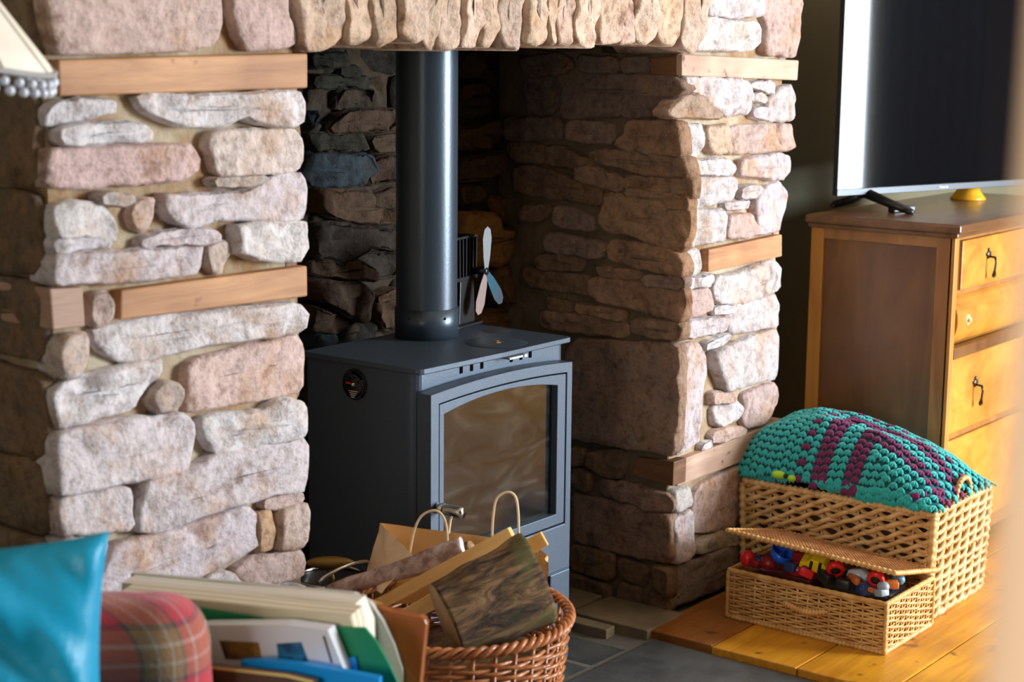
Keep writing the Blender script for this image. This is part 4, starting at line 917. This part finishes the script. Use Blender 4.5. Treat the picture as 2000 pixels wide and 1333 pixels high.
mb=MB();mb.lathe([(0,.02),(rb*.78,.02),(rb*.93,zr-.08),(0,zr-.07)],32);tag(mb.build('kindling',M['bark'],None,True,Matrix.Translation(lc_)),'dark kindling filling the bottom of the log basket','kindling',kind='stuff')
def pxsolid(name,pts,d0,thick,mat,label,cat,group=None,depths=None,back=None):
    """solid whose near face has its corners on given depths, extruded away from the near face"""
    P=[D(x,y,(depths[i] if depths else d0)) for i,(x,y) in enumerate(pts)]
    nrm=(P[1]-P[0]).cross(P[2]-P[0]).normalized()
    if nrm.dot(FWD)<0:nrm=-nrm
    Q=[p+nrm*thick for p in P];n=len(P)
    o=mk(name,P+Q,[tuple(range(n)),tuple(range(2*n-1,n-1,-1))]+[(i,i+n,(i+1)%n+n,(i+1)%n) for i in range(n)],mat)
    bm=bmesh.new();bm.from_mesh(o.data);bmesh.ops.recalc_face_normals(bm,faces=bm.faces);bm.to_mesh(o.data);bm.free()
    return tag(o,label,cat,group)
def batten(a,b,w,t,mat,label,da,db):
    A_=D(*a,da);B_=D(*b,db);d=(B_-A_).normalized();u=UP-d*UP.dot(d);u.normalize();nn=d.cross(u)
    mw=Matrix(((d.x,nn.x,u.x,A_.x),(d.y,nn.y,u.y,A_.y),(d.z,nn.z,u.z,A_.z),(0,0,0,1)))
    L=(B_-A_).length;mb=MB();mb.box((0,-t/2,-w/2),(L,t/2,w/2),0,.001)
    return tag(mb.build('kindling_batten',mat,None,mw=mw),label,'wood stick','sawn battens in the log basket')
batten((690,1208),(1000,1041),.021,.018,M['cutwood'],'pale sawn batten lying highest across the log basket',3.02,2.93)
batten((735,1237),(1064,1052),.026,.016,M['cutwood'],'pale sawn batten just behind the big mossy log',2.93,2.90)
batten((700,1178),(742,1192),.020,.02,M['cutwood'],'short pale sawn offcut by the basket rim',2.80,2.78)
# big mossy split log
def log(name,a,b,r0,r1,da,db,mat,endmat,label,flat=1.,n=22,m=26,amp=.12,seed=3):
    A_=D(*a,da);B_=D(*b,db);d=(B_-A_).normalized();u=UP-d*UP.dot(d);u.normalize();nn=d.cross(u)
    v=[];f=[];mi=[];L_=(B_-A_).length;mwl=Matrix(((d.x,nn.x,u.x,A_.x),(d.y,nn.y,u.y,A_.y),(d.z,nn.z,u.z,A_.z),(0,0,0,1)))
    for i in range(m+1):
        t=i/m;r=r0+(r1-r0)*t
        for k in range(n):
            a_=2*PI*k/n;q=1+amp*noise.noise(Vector((math.cos(a_)*2.2,math.sin(a_)*2.2,t*2.2+seed)))+amp*.5*noise.noise(Vector((math.cos(a_)*6,math.sin(a_)*6,t*4+seed)))
            q+=amp*.35*noise.noise(Vector((a_*5,t*1.5,seed)));v.append((L_*t,math.sin(a_)*flat*r*q,math.cos(a_)*r*q))
    for i in range(m):
        for k in range(n):f.append((i*n+k,i*n+(k+1)%n,(i+1)*n+(k+1)%n,(i+1)*n+k));mi.append(0)
    f.append(tuple(range(n))[::-1]);mi.append(1);f.append(tuple(m*n+k for k in range(n)));mi.append(1)
    return tag(mk(name,v,f,[mat,endmat],None,True,mw=mwl,mids=mi),label,'log',None)
log('split_log',(872,1218),(1048,1128),.070,.083,2.80,2.86,M['bark'],M['cutend'],'big mossy dark-barked split log at the front of the basket',.55)
log('thin_log',(640,1160),(905,1072),.013,.021,3.02,2.98,M['bark2'],M['white'],'thin pinkish-grey barked branch with pale cut end',.9,14,30,.35,8)
log('thin_log',(840,1125),(925,1075),.018,.018,3.03,3.0,M['bark'],M['cutend'],'short dark-barked log against the paper bag',.9,14,12,.2,5)
# paper bag
bag=emp('paper_bag',D(880,1150,3.05),'brown paper carrier bag with twisted handles behind the logs','paper bag')
def bg(x,y,d):return D(x,y,d)-Vector(bag.location)
def sheet(P,th=.0012,n=10,wr=.004,seed=0):
    """bilinear crumpled sheet between four corners with thickness"""
    mb=MB();a,b,c,d=[Vector(p) for p in P];nr=(b-a).cross(d-a).normalized();v=[]
    for s_ in(0,1):
        for i in range(n+1):
            for j in range(n+1):
                s,t=i/n,j/n;p=(a.lerp(b,s)).lerp(d.lerp(c,s),t);w_=wr*noise.noise(Vector((s*4,t*4,seed)))*2*min(1,4*min(s,1-s)+.3)
                v.append(p+nr*(w_+s_*th))
    m=(n+1)**2;f=[]
    for i in range(n):
        for j in range(n):
            q=(i*(n+1)+j,(i+1)*(n+1)+j,(i+1)*(n+1)+j+1,i*(n+1)+j+1);f+=[q,tuple(x+m for x in q[::-1])]
    mb.add(v,f);return mb
TLf,TRf,TRb,TLb=bg(775,1075,2.97),bg(1062,1100,2.93),bg(1040,1062,3.06),bg(748,1022,3.12)
sheet([bg(742,1022,3.10),bg(955,1050,3.07),bg(960,1180,3.07),bg(720,1180,3.10)]).build('back_face',M['paper'],bag,True)
sheet([bg(955,1050,3.07),bg(1050,1058,3.05),bg(1050,1180,3.05),bg(960,1180,3.07)]).build('back_face',M['paper'],bag,True)
sheet([bg(744,1023,3.10),bg(806,1085,2.99),bg(745,1160,2.98),bg(709,1138,3.08)],wr=.006,seed=4).build('side_gusset',plain('creased_kraft',(.85,.60,.36),.5,bump=.002,bs=18),bag,True)
sheet([bg(1052,1060,3.05),bg(1070,1100,2.96),bg(1068,1148,2.96),bg(1048,1125,3.05)],wr=.004,seed=6).build('side_gusset',M['paper'],bag,True)
def loop(pts,d,name='twisted_handle'):
    P=[bg(x,y,d) for x,y in pts];Q=[]
    for i in range(len(P)-1):
        p0=P[max(i-1,0)];p1=P[i];p2=P[i+1];p3=P[min(i+2,len(P)-1)]
        for k in range(8):
            t=k/8;Q.append(.5*((2*p1)+(-p0+p2)*t+(2*p0-5*p1+4*p2-p3)*t*t+(-p0+3*p1-3*p2+p3)*t**3))
    Q.append(P[-1]);MB().tube(Q,.0024,7).build(name,M['twine'],bag,True)
loop([(800,1082),(808,1040),(822,1010),(845,998),(862,1005),(872,1030),(874,1080)],3.05)
loop([(876,1045),(880,1015),(884,1012)],3.08)
loop([(961,1048),(963,1010),(970,975),(990,962),(1006,970),(1012,1000),(1013,1050)],3.04)
# tall black bin with chrome rim and bail
bp_=D(648,1128,3.08);bn=emp('ash_bucket',(bp_.x,bp_.y,0),'black ash bucket with chrome rim left of the stove','bucket')
mb=MB();mb.lathe([(0,.002),(.05,.002),(.062,bp_.z-.004),(.060,bp_.z-.004),(.048,.01),(0,.01)],40);mb.build('body',M['black'],bn,True)
mb=MB();mb.tube([(.062*math.cos(2*PI*i/60),.062*math.sin(2*PI*i/60),bp_.z) for i in range(60)],.0042,8,True);mb.build('rim',M['chrome'],bn,True)
mb=MB();mb.tube([(.064*math.cos(t)*1.0,-.03-.045*math.sin(t)*.4,bp_.z+.012+.022*math.sin(t)) for t in [PI*i/24 for i in range(25)]],.004,8);mb.build('bail_handle',M['chrome'],bn,True)
p=D(645,1100,3.1);mb=MB();mb.ball((0,0,0),(.045,.012,.012),16,8);mb.tube([(0,0,0),(.01,.01,-.09)],.004,6);tag(mb.build('brass_shovel',plain('dull_brass',(.33,.2,.05),.5,.6),None,True,Matrix.Translation(p)@Matrix.Rotation(-.9,4,'Z')),'dull brass shovel head leaning above the ash bucket','shovel')
# ------------------------------------------------------------ magazine rack and papers
dB=Vector((.366,-.9306,0));nB=Vector((.9306,.366,0))
ref=D(500,1150,2.46)
def onB(x,y,off):
    d=ray(x,y);c=(ref+nB*off);t=(c-CAM).dot(nB)/d.dot(nB);return CAM+d*t
def slabB(name,pts,off,th,mat,label,cat,zb=.18,group=None,parent=None):
    P=[]
    for x,y in pts:
        q=onB(x,min(y,1399),off)
        if y>=1400:q=Vector((q.x,q.y,zb))
        P.append(q)
    Q=[p+nB*th for p in P];n=len(P)
    o=mk(name,P+Q,[tuple(range(n)),tuple(range(2*n-1,n-1,-1))]+[(i,i+n,(i+1)%n+n,(i+1)%n) for i in range(n)],mat,parent)
    bm=bmesh.new();bm.from_mesh(o.data);bmesh.ops.recalc_face_normals(bm,faces=bm.faces);bm.to_mesh(o.data);bm.free()
    if label:tag(o,label,cat,group)
    return o
CRM=mottled('old_page_edges',(.60,.50,.33),(.74,.68,.54),8,.8,.0006,200);GW=plain('grey_white_card',(.50,.50,.46),.55);GRN=plain('green_card',(.0,.20,.075),.4);MAGW=plain('magazine_paper',(.68,.69,.72),.35);BLC=plain('blue_card',(.0,.27,.72),.35)
def pages(name,a,b_):
    m,nt,b=newmat(name);tc=N(nt,'ShaderNodeTexCoord');dt=N(nt,'ShaderNodeVectorMath',operation='DOT_PRODUCT');dt.inputs[1].default_value=nB;nt.links.new(tc.outputs['Object'],dt.inputs[0])
    cx=N(nt,'ShaderNodeCombineXYZ');ml=N(nt,'ShaderNodeMath',operation='MULTIPLY');ml.inputs[1].default_value=1.;nt.links.new(dt.outputs['Value'],ml.inputs[0]);nt.links.new(ml.outputs[0],cx.inputs[0])
    n=N(nt,'ShaderNodeTexNoise',i_Scale=120.,i_Detail=3.);nt.links.new(cx.outputs[0],n.inputs['Vector']);r=ramp(nt,[(.35,b_),(.6,a)]);nt.links.new(n.outputs['Fac'],r.inputs[0]);nt.links.new(r.outputs[0],b.inputs['Base Color']);b.inputs['Roughness'].default_value=.8;return m
CRM=pages('cream_page_edges',(.78,.74,.60),(.55,.42,.24));CRM2=pages('white_page_edges',(.84,.84,.80),(.62,.52,.36))
grp='books and magazines in the wooden rack'
slabB('softback_book',[(256,1121),(420,1136),(600,1152),(690,1160),(722,1178),(748,1215),(770,1262),(786,1310),(796,1400),(230,1400)],0,.010,GW,'grey-white softback book with curled corner, rearmost in the rack','book',group=grp)
slabB('page_block',[(238,1139),(420,1156),(600,1170),(694,1180),(712,1225),(735,1400),(230,1400)],-.045,.040,CRM2,'cream paged book second from the back of the rack','book',group=grp)
slabB('page_block',[(232,1158),(420,1176),(560,1192),(684,1204),(690,1228),(705,1400),(230,1400)],-.095,.047,CRM,'thick cream paged book just behind the green folder','book',group=grp)
slabB('green_folder',[(242,1163),(330,1180),(520,1210),(660,1226),(712,1228),(735,1255),(760,1300),(778,1340),(785,1400),(240,1400)],-.104,.005,GRN,'bright green card folder in the rack','folder',group=grp)
mg=slabB('magazine',[(330,1228),(400,1222),(560,1221),(640,1232),(655,1268),(672,1310),(680,1400),(330,1400)],-.135,.024,MAGW,'white magazine with blue and brown cover pictures','magazine',group=grp)
bc=slabB('blue_folder',[(470,1293),(520,1290),(600,1300),(740,1326),(745,1400),(470,1400)],-.165,.012,BLC,'bright blue folder at the front of the rack','folder',group=grp)
slabB('thin_book',[(330,1300),(420,1303),(560,1320),(615,1333),(620,1400),(330,1400)],-.19,.012,plain('dark_brown_cover',(.10,.05,.03),.5),'dark brown book with yellow edge, frontmost in the rack','book',group=grp)
slabB('yellow_edge',[(400,1301),(560,1318),(612,1331),(612,1337),(560,1324),(400,1306)],-.1905,.0003,plain('yellow_edge',(.75,.6,.2),.5),None,None,parent=bpy.data.objects['thin_book'])
pict=mottled('printed_blue_picture',(.01,.05,.12),(.02,.22,.40),40,.35,.0001,50,(.3,.6,.75))
pictb=mottled('printed_brown_picture',(.03,.025,.02),(.30,.16,.03),30,.35,.0001,50,(.05,.1,.2))
slabB('cover_picture',[(540,1258),(588,1255),(604,1298),(545,1297)],-.1358,.0004,pict,None,None,parent=mg)
slabB('cover_picture',[(428,1252),(505,1256),(512,1292),(440,1288)],-.1358,.0004,pictb,None,None,parent=mg)
slabB('cover_strip',[(630,1243),(634,1243),(650,1296),(646,1296)],-.1358,.0004,M['black'],None,None,parent=mg)
slabB('blue_note',[(668,1288),(694,1284),(700,1320),(672,1320)],-.1095,.003,BLC,'small blue card tucked beside the magazine','card',group=None,zb=.2)
rk=emp('magazine_rack',onB(640,1400,-.09).to_2d().to_3d(),'wooden magazine rack holding books, its end board by the log basket','magazine rack')
def rel(o):
    for v_ in o.data.vertices:v_.co-=Vector(rk.location)
    o.parent=rk
er=wood('orange_stained_pine',(.36,.105,.022),(.24,.06,.012),(14,14,2),.3,coat=.3)
# end board
A_=D(767,1196,2.44);B_=D(832,1206,2.44)
def endb(pts,d0,th,name,mat):
    P=[D(x,min(y,1399),d0) if y<1400 else None for x,y in pts]
    for i,(x,y) in enumerate(pts):
        if P[i] is None:
            q=D(x,1399,d0);P[i]=Vector((q.x,q.y,.0))
    nn=Vector((FWD.x,FWD.y,0)).normalized();nn=(nn*1.0+Vector((RGT.x,RGT.y,0))*.25).normalized()
    Q=[p+nn*th for p in P];n=len(P)
    o=mk(name,P+Q,[tuple(range(n)),tuple(range(2*n-1,n-1,-1))]+[(i,i+n,(i+1)%n+n,(i+1)%n) for i in range(n)],mat)
    bm=bmesh.new();bm.from_mesh(o.data);bmesh.ops.recalc_face_normals(bm,faces=bm.faces);bm.to_mesh(o.data);bm.free();md=o.modifiers.new('b','BEVEL');md.width=.003;md.segments=2;rel(o);return o
endb([(735,1185),(767,1196),(820,1205),(829,1210),(833,1220),(822,1333),(815,1400),(715,1400),(700,1200)],2.42,.016,'end_board',er)
o=mk('base_board',[*(onB(x,1399,off) for x,off in ((250,-.20),(760,-.20),(790,.03),(250,.03)))],[(0,1,2,3)],er)
for v_ in o.data.vertices:v_.co.z=.17
md=o.modifiers.new('s','SOLIDIFY');md.thickness=.015;rel(o)
endb([(232,1300),(262,1300),(262,1400),(232,1400)],2.60,.016,'end_board',er)
# ------------------------------------------------------------ sofa, cushion, tartan roll
sf=emp('sofa',D(120,1333,2.0).to_2d().to_3d(),'low dark sofa seat carrying the teal cushion, just below the frame','sofa')
sf.rotation_euler=(0,0,YAW-PI/2)
sofz=.40
mb=MB();mb.box((-.36,-.30,.08),(.20,.12,sofz),0,.03);mb.build('seat',plain('dark_upholstery',(.05,.02,.02),.9),sf)
for x in(-.32,.16):
    for y in(-.25,.08):mb=MB();mb.box((x-.02,y-.02,0),(x+.02,y+.02,.09));mb.build('leg',M['oak_d'],sf)
# tartan
def tartan():
    m,nt,b=newmat('tartan_wool');tc=N(nt,'ShaderNodeTexCoord');sx=N(nt,'ShaderNodeSeparateXYZ');nt.links.new(tc.outputs['Object'],sx.inputs[0])
    def stripes(out,off,sc):
        ad=N(nt,'ShaderNodeMath',operation='MULTIPLY_ADD');ad.inputs[1].default_value=sc;ad.inputs[2].default_value=off;nt.links.new(out,ad.inputs[0])
        fr=N(nt,'ShaderNodeMath',operation='FRACT');nt.links.new(ad.outputs[0],fr.inputs[0])
        rp=ramp(nt,[(0,(.52,.03,.045)),(.30,(.07,.055,.06)),(.335,(.30,.17,.08)),(.44,(.42,.36,.26)),(.47,(.33,.18,.08)),(.58,(.45,.40,.30)),(.61,(.30,.17,.08)),(.70,(.07,.055,.06)),(.74,(.50,.03,.05)),(.86,(.45,.36,.34)),(.89,(.50,.03,.05))],'CONSTANT');nt.links.new(fr.outputs[0],rp.inputs[0]);return rp.outputs[0]
    s=N(nt,'ShaderNodeMath',operation='ADD');nt.links.new(sx.outputs[0],s.inputs[0]);nt.links.new(sx.outputs[1],s.inputs[1])
    c=mix(nt,.5,stripes(s.outputs[0],.42,6.2),stripes(sx.outputs[2],.25,6.2));nt.links.new(c,b.inputs['Base Color']);b.inputs['Roughness'].default_value=.9;b.inputs['Sheen Weight'].default_value=.3
    n=N(nt,'ShaderNodeTexNoise',i_Scale=300.);nt.links.new(tc.outputs['Object'],n.inputs['Vector']);bp=N(nt,'ShaderNodeBump',i_Strength=.7,i_Distance=.002);nt.links.new(n.outputs['Fac'],bp.inputs['Height']);nt.links.new(bp.outputs[0],b.inputs['Normal']);return m
tq=D(405,1200,2.13)
tw=.30;thh=tq.z-sofz-.001
def softbox(hx,hy,hz,n=18,e=.28,seed=0,amp=.004):
    bm=bmesh.new();bmesh.ops.create_cube(bm,size=2);bmesh.ops.subdivide_edges(bm,edges=bm.edges[:],cuts=n,use_grid_fill=True)
    r=min(hx,hy,hz)*e*2
    for v in bm.verts:
        p=Vector((v.co.x*hx,v.co.y*hy,v.co.z*hz));c=Vector((clampf(p.x,-hx+r,hx-r),clampf(p.y,-hy+r,hy-r),clampf(p.z,-hz+r,hz-r)))
        d=p-c
        if d.length>1e-6:
            p=c+d.normalized()*min(r,d.length if max(abs(d.x),abs(d.y),abs(d.z))<r*.999 else r)
        p+=Vector((noise.noise(p*9+Vector((seed,0,0))),noise.noise(p*9+Vector((0,seed,5))),noise.noise(p*9+Vector((9,seed,0)))))*amp
        v.co=p
    mb=MB();bm.verts.index_update();mb.add([v.co.copy() for v in bm.verts],[tuple(x.index for x in f.verts) for f in bm.faces]);bm.free();return mb
mt=Matrix.Translation((tq.x,tq.y,sofz+thh/2))@Matrix.Rotation(YAW-PI/2+.12,4,'Z')@Matrix.Translation((-tw/2,.085,0))
to=softbox(tw/2,.085,thh/2,18,.42,3,.006).build('tartan_blanket',tartan(),None,True,mt);tag(to,'rolled red and brown tartan wool blanket beside the teal cushion','blanket')
# cushion
silk=plain('teal_silk',(.0,.34,.58),.45,0,.0012,60,Specular_IOR_Level=.5)
cs=.183;cc=D(213,1038,1.95)
v=[];n=44
for sgn in(1,-1):
    for i in range(n+1):
        for j in range(n+1):
            a,b=2*i/n-1,2*j/n-1
            k=.075*((1-a*a)*(1-b*b))**.42
            px_=a*cs*(1-.10*(1-b*b)*abs(a)**2);pz_=b*cs*(1-.10*(1-a*a)*abs(b)**2)
            wr=.034*noise.noise(Vector((a*2.2+b*1.6,b*.9-a*.5,sgn*3)))*(1-(a*b)**2)+.014*noise.noise(Vector((a*6+b*4,b*2,sgn*3+7)))
            v.append((px_,-sgn*(k+(wr if abs(a)<1 and abs(b)<1 else 0)),pz_))
m=(n+1)**2;f=[]
for i in range(n):
    for j in range(n):
        q=(i*(n+1)+j,(i+1)*(n+1)+j,(i+1)*(n+1)+j+1,i*(n+1)+j+1);f+=[q,tuple(x+m for x in q[::-1])]
mw=Matrix.Translation(cc)@Matrix.Rotation(YAW-PI/2+.05,4,'Z')@Matrix.Rotation(-.10,4,'X')@Matrix.Rotation(-.03,4,'Y')@Matrix.Translation((-cs,0,-cs))
cu=mk('cushion',v,f,silk,None,True,mw);bm=bmesh.new();bm.from_mesh(cu.data);bmesh.ops.remove_doubles(bm,verts=bm.verts,dist=.0008);bm.to_mesh(cu.data);bm.free();tag(cu,'teal silky square cushion with a pointed corner','cushion')
# ------------------------------------------------------------ lamp with beaded shade
lt_=D(138,150,2.15);rl=.20
ld=Vector((lt_.x,lt_.y,0))-Vector((RGT.x,RGT.y,0)).normalized()*rl
lamp=emp('standard_lamp',(ld.x,ld.y,0),'standard lamp with pale panelled shade and beaded fringe','lamp')
z0=lt_.z+.050;h=.125;r1=.045
tiltM=Matrix.Translation((0,0,z0+h*.6))@Matrix.Rotation(math.radians(15),4,Vector((FWD.x,FWD.y,0)))@Matrix.Translation((0,0,-z0-h*.6))
mb=MB();npan=10;v=[];
for t in (0,1):
    pass
segs=80
prof=[(rl,z0),(rl*.80+r1*.2,z0+h*.2),(rl*.6+r1*.4,z0+h*.4),(rl*.4+r1*.6,z0+h*.6),(rl*.2+r1*.8,z0+h*.8),(r1,z0+h)]
mb.lathe(prof,segs);sh=mb.build('lamp_shade',plain('cream_shade',(.86,.80,.68),.7),lamp,True);md=sh.modifiers.new('s','SOLIDIFY');md.thickness=.002
for k in range(12):
    a=2*PI*k/12+.12;mb=MB();mb.tube([((r+.001)*math.cos(a),(r+.001)*math.sin(a),z) for r,z in prof],.0022,5);mb.build('shade_rib',plain('rib_cream',(.7,.62,.48),.6) if k==0 else bpy.data.materials['rib_cream'],lamp,True)
mb=MB();mb.tube([(rl*math.cos(2*PI*i/80),rl*math.sin(2*PI*i/80),z0) for i in range(80)],.004,6,True);mb.build('shade_trim',plain('trim_grey',(.35,.34,.33),.6),lamp,True)
bead=None;bdm=plain('pearl_bead',(.72,.78,.88),.12,0,Specular_IOR_Level=.9)
for k in range(96):
    a=2*PI*k/96;z=z0-.011-(.011 if k%2 else 0);rr2=rl+.001
    if bead is None:
        bead=MB().ball((0,0,0),.0062,10,7).build('bead',bdm,lamp,True);b2=bead
    else:
        b2=bead.copy();COL.objects.link(b2)
    b2.parent=lamp;b2.location=(rr2*math.cos(a),rr2*math.sin(a),z)
mb=MB();mb.lathe([(0,0),(.13,0),(.135,.012),(.05,.03),(.012,.05),(.012,z0+h-.02),(0,z0+h-.02)],28);mb.build('pole',M['brass'],lamp,True)
mb=MB();mb.tube([(r1*math.cos(2*PI*i/24),r1*math.sin(2*PI*i/24),z0+h) for i in range(24)],.003,5,True)
for k in range(3):a=2*PI*k/3;mb.tube([(0,0,z0+h-.02),(r1*math.cos(a),r1*math.sin(a),z0+h)],.002,5)
mb.build('shade_carrier',M['brass'],lamp,True)
# ------------------------------------------------------------ near post at right edge
po=D(1944,700,.47);nd=Vector((RGT.x,RGT.y,0)).normalized()
post=emp('door_post',(po.x,po.y,0),'pale wooden post close by at the right edge of the view','post')
mb=MB();prf=[(.058,0),(.058,.1),(.05,.12),(.05,1.05),(.047,1.2),(.044,1.4),(.044,2.3)]
pc=nd*.052
mb.lathe(prf,40,(pc.x,pc.y,0));mb.build('shaft',plain('pale_wood_paint',(.82,.58,.38),.6),post,True)
mb=MB();mb.lathe([(.058,0),(.066,0),(.066,.04),(.058,.05)],40,(pc.x,pc.y,0));mb.build('foot_ring',bpy.data.materials['pale_wood_paint'],post,True)
for c_ in lamp.children:
    if c_.name.split('.')[0] in('lamp_shade','shade_rib','shade_trim','bead','shade_carrier'):
        c_.matrix_basis=tiltM@Matrix.Translation(c_.location)
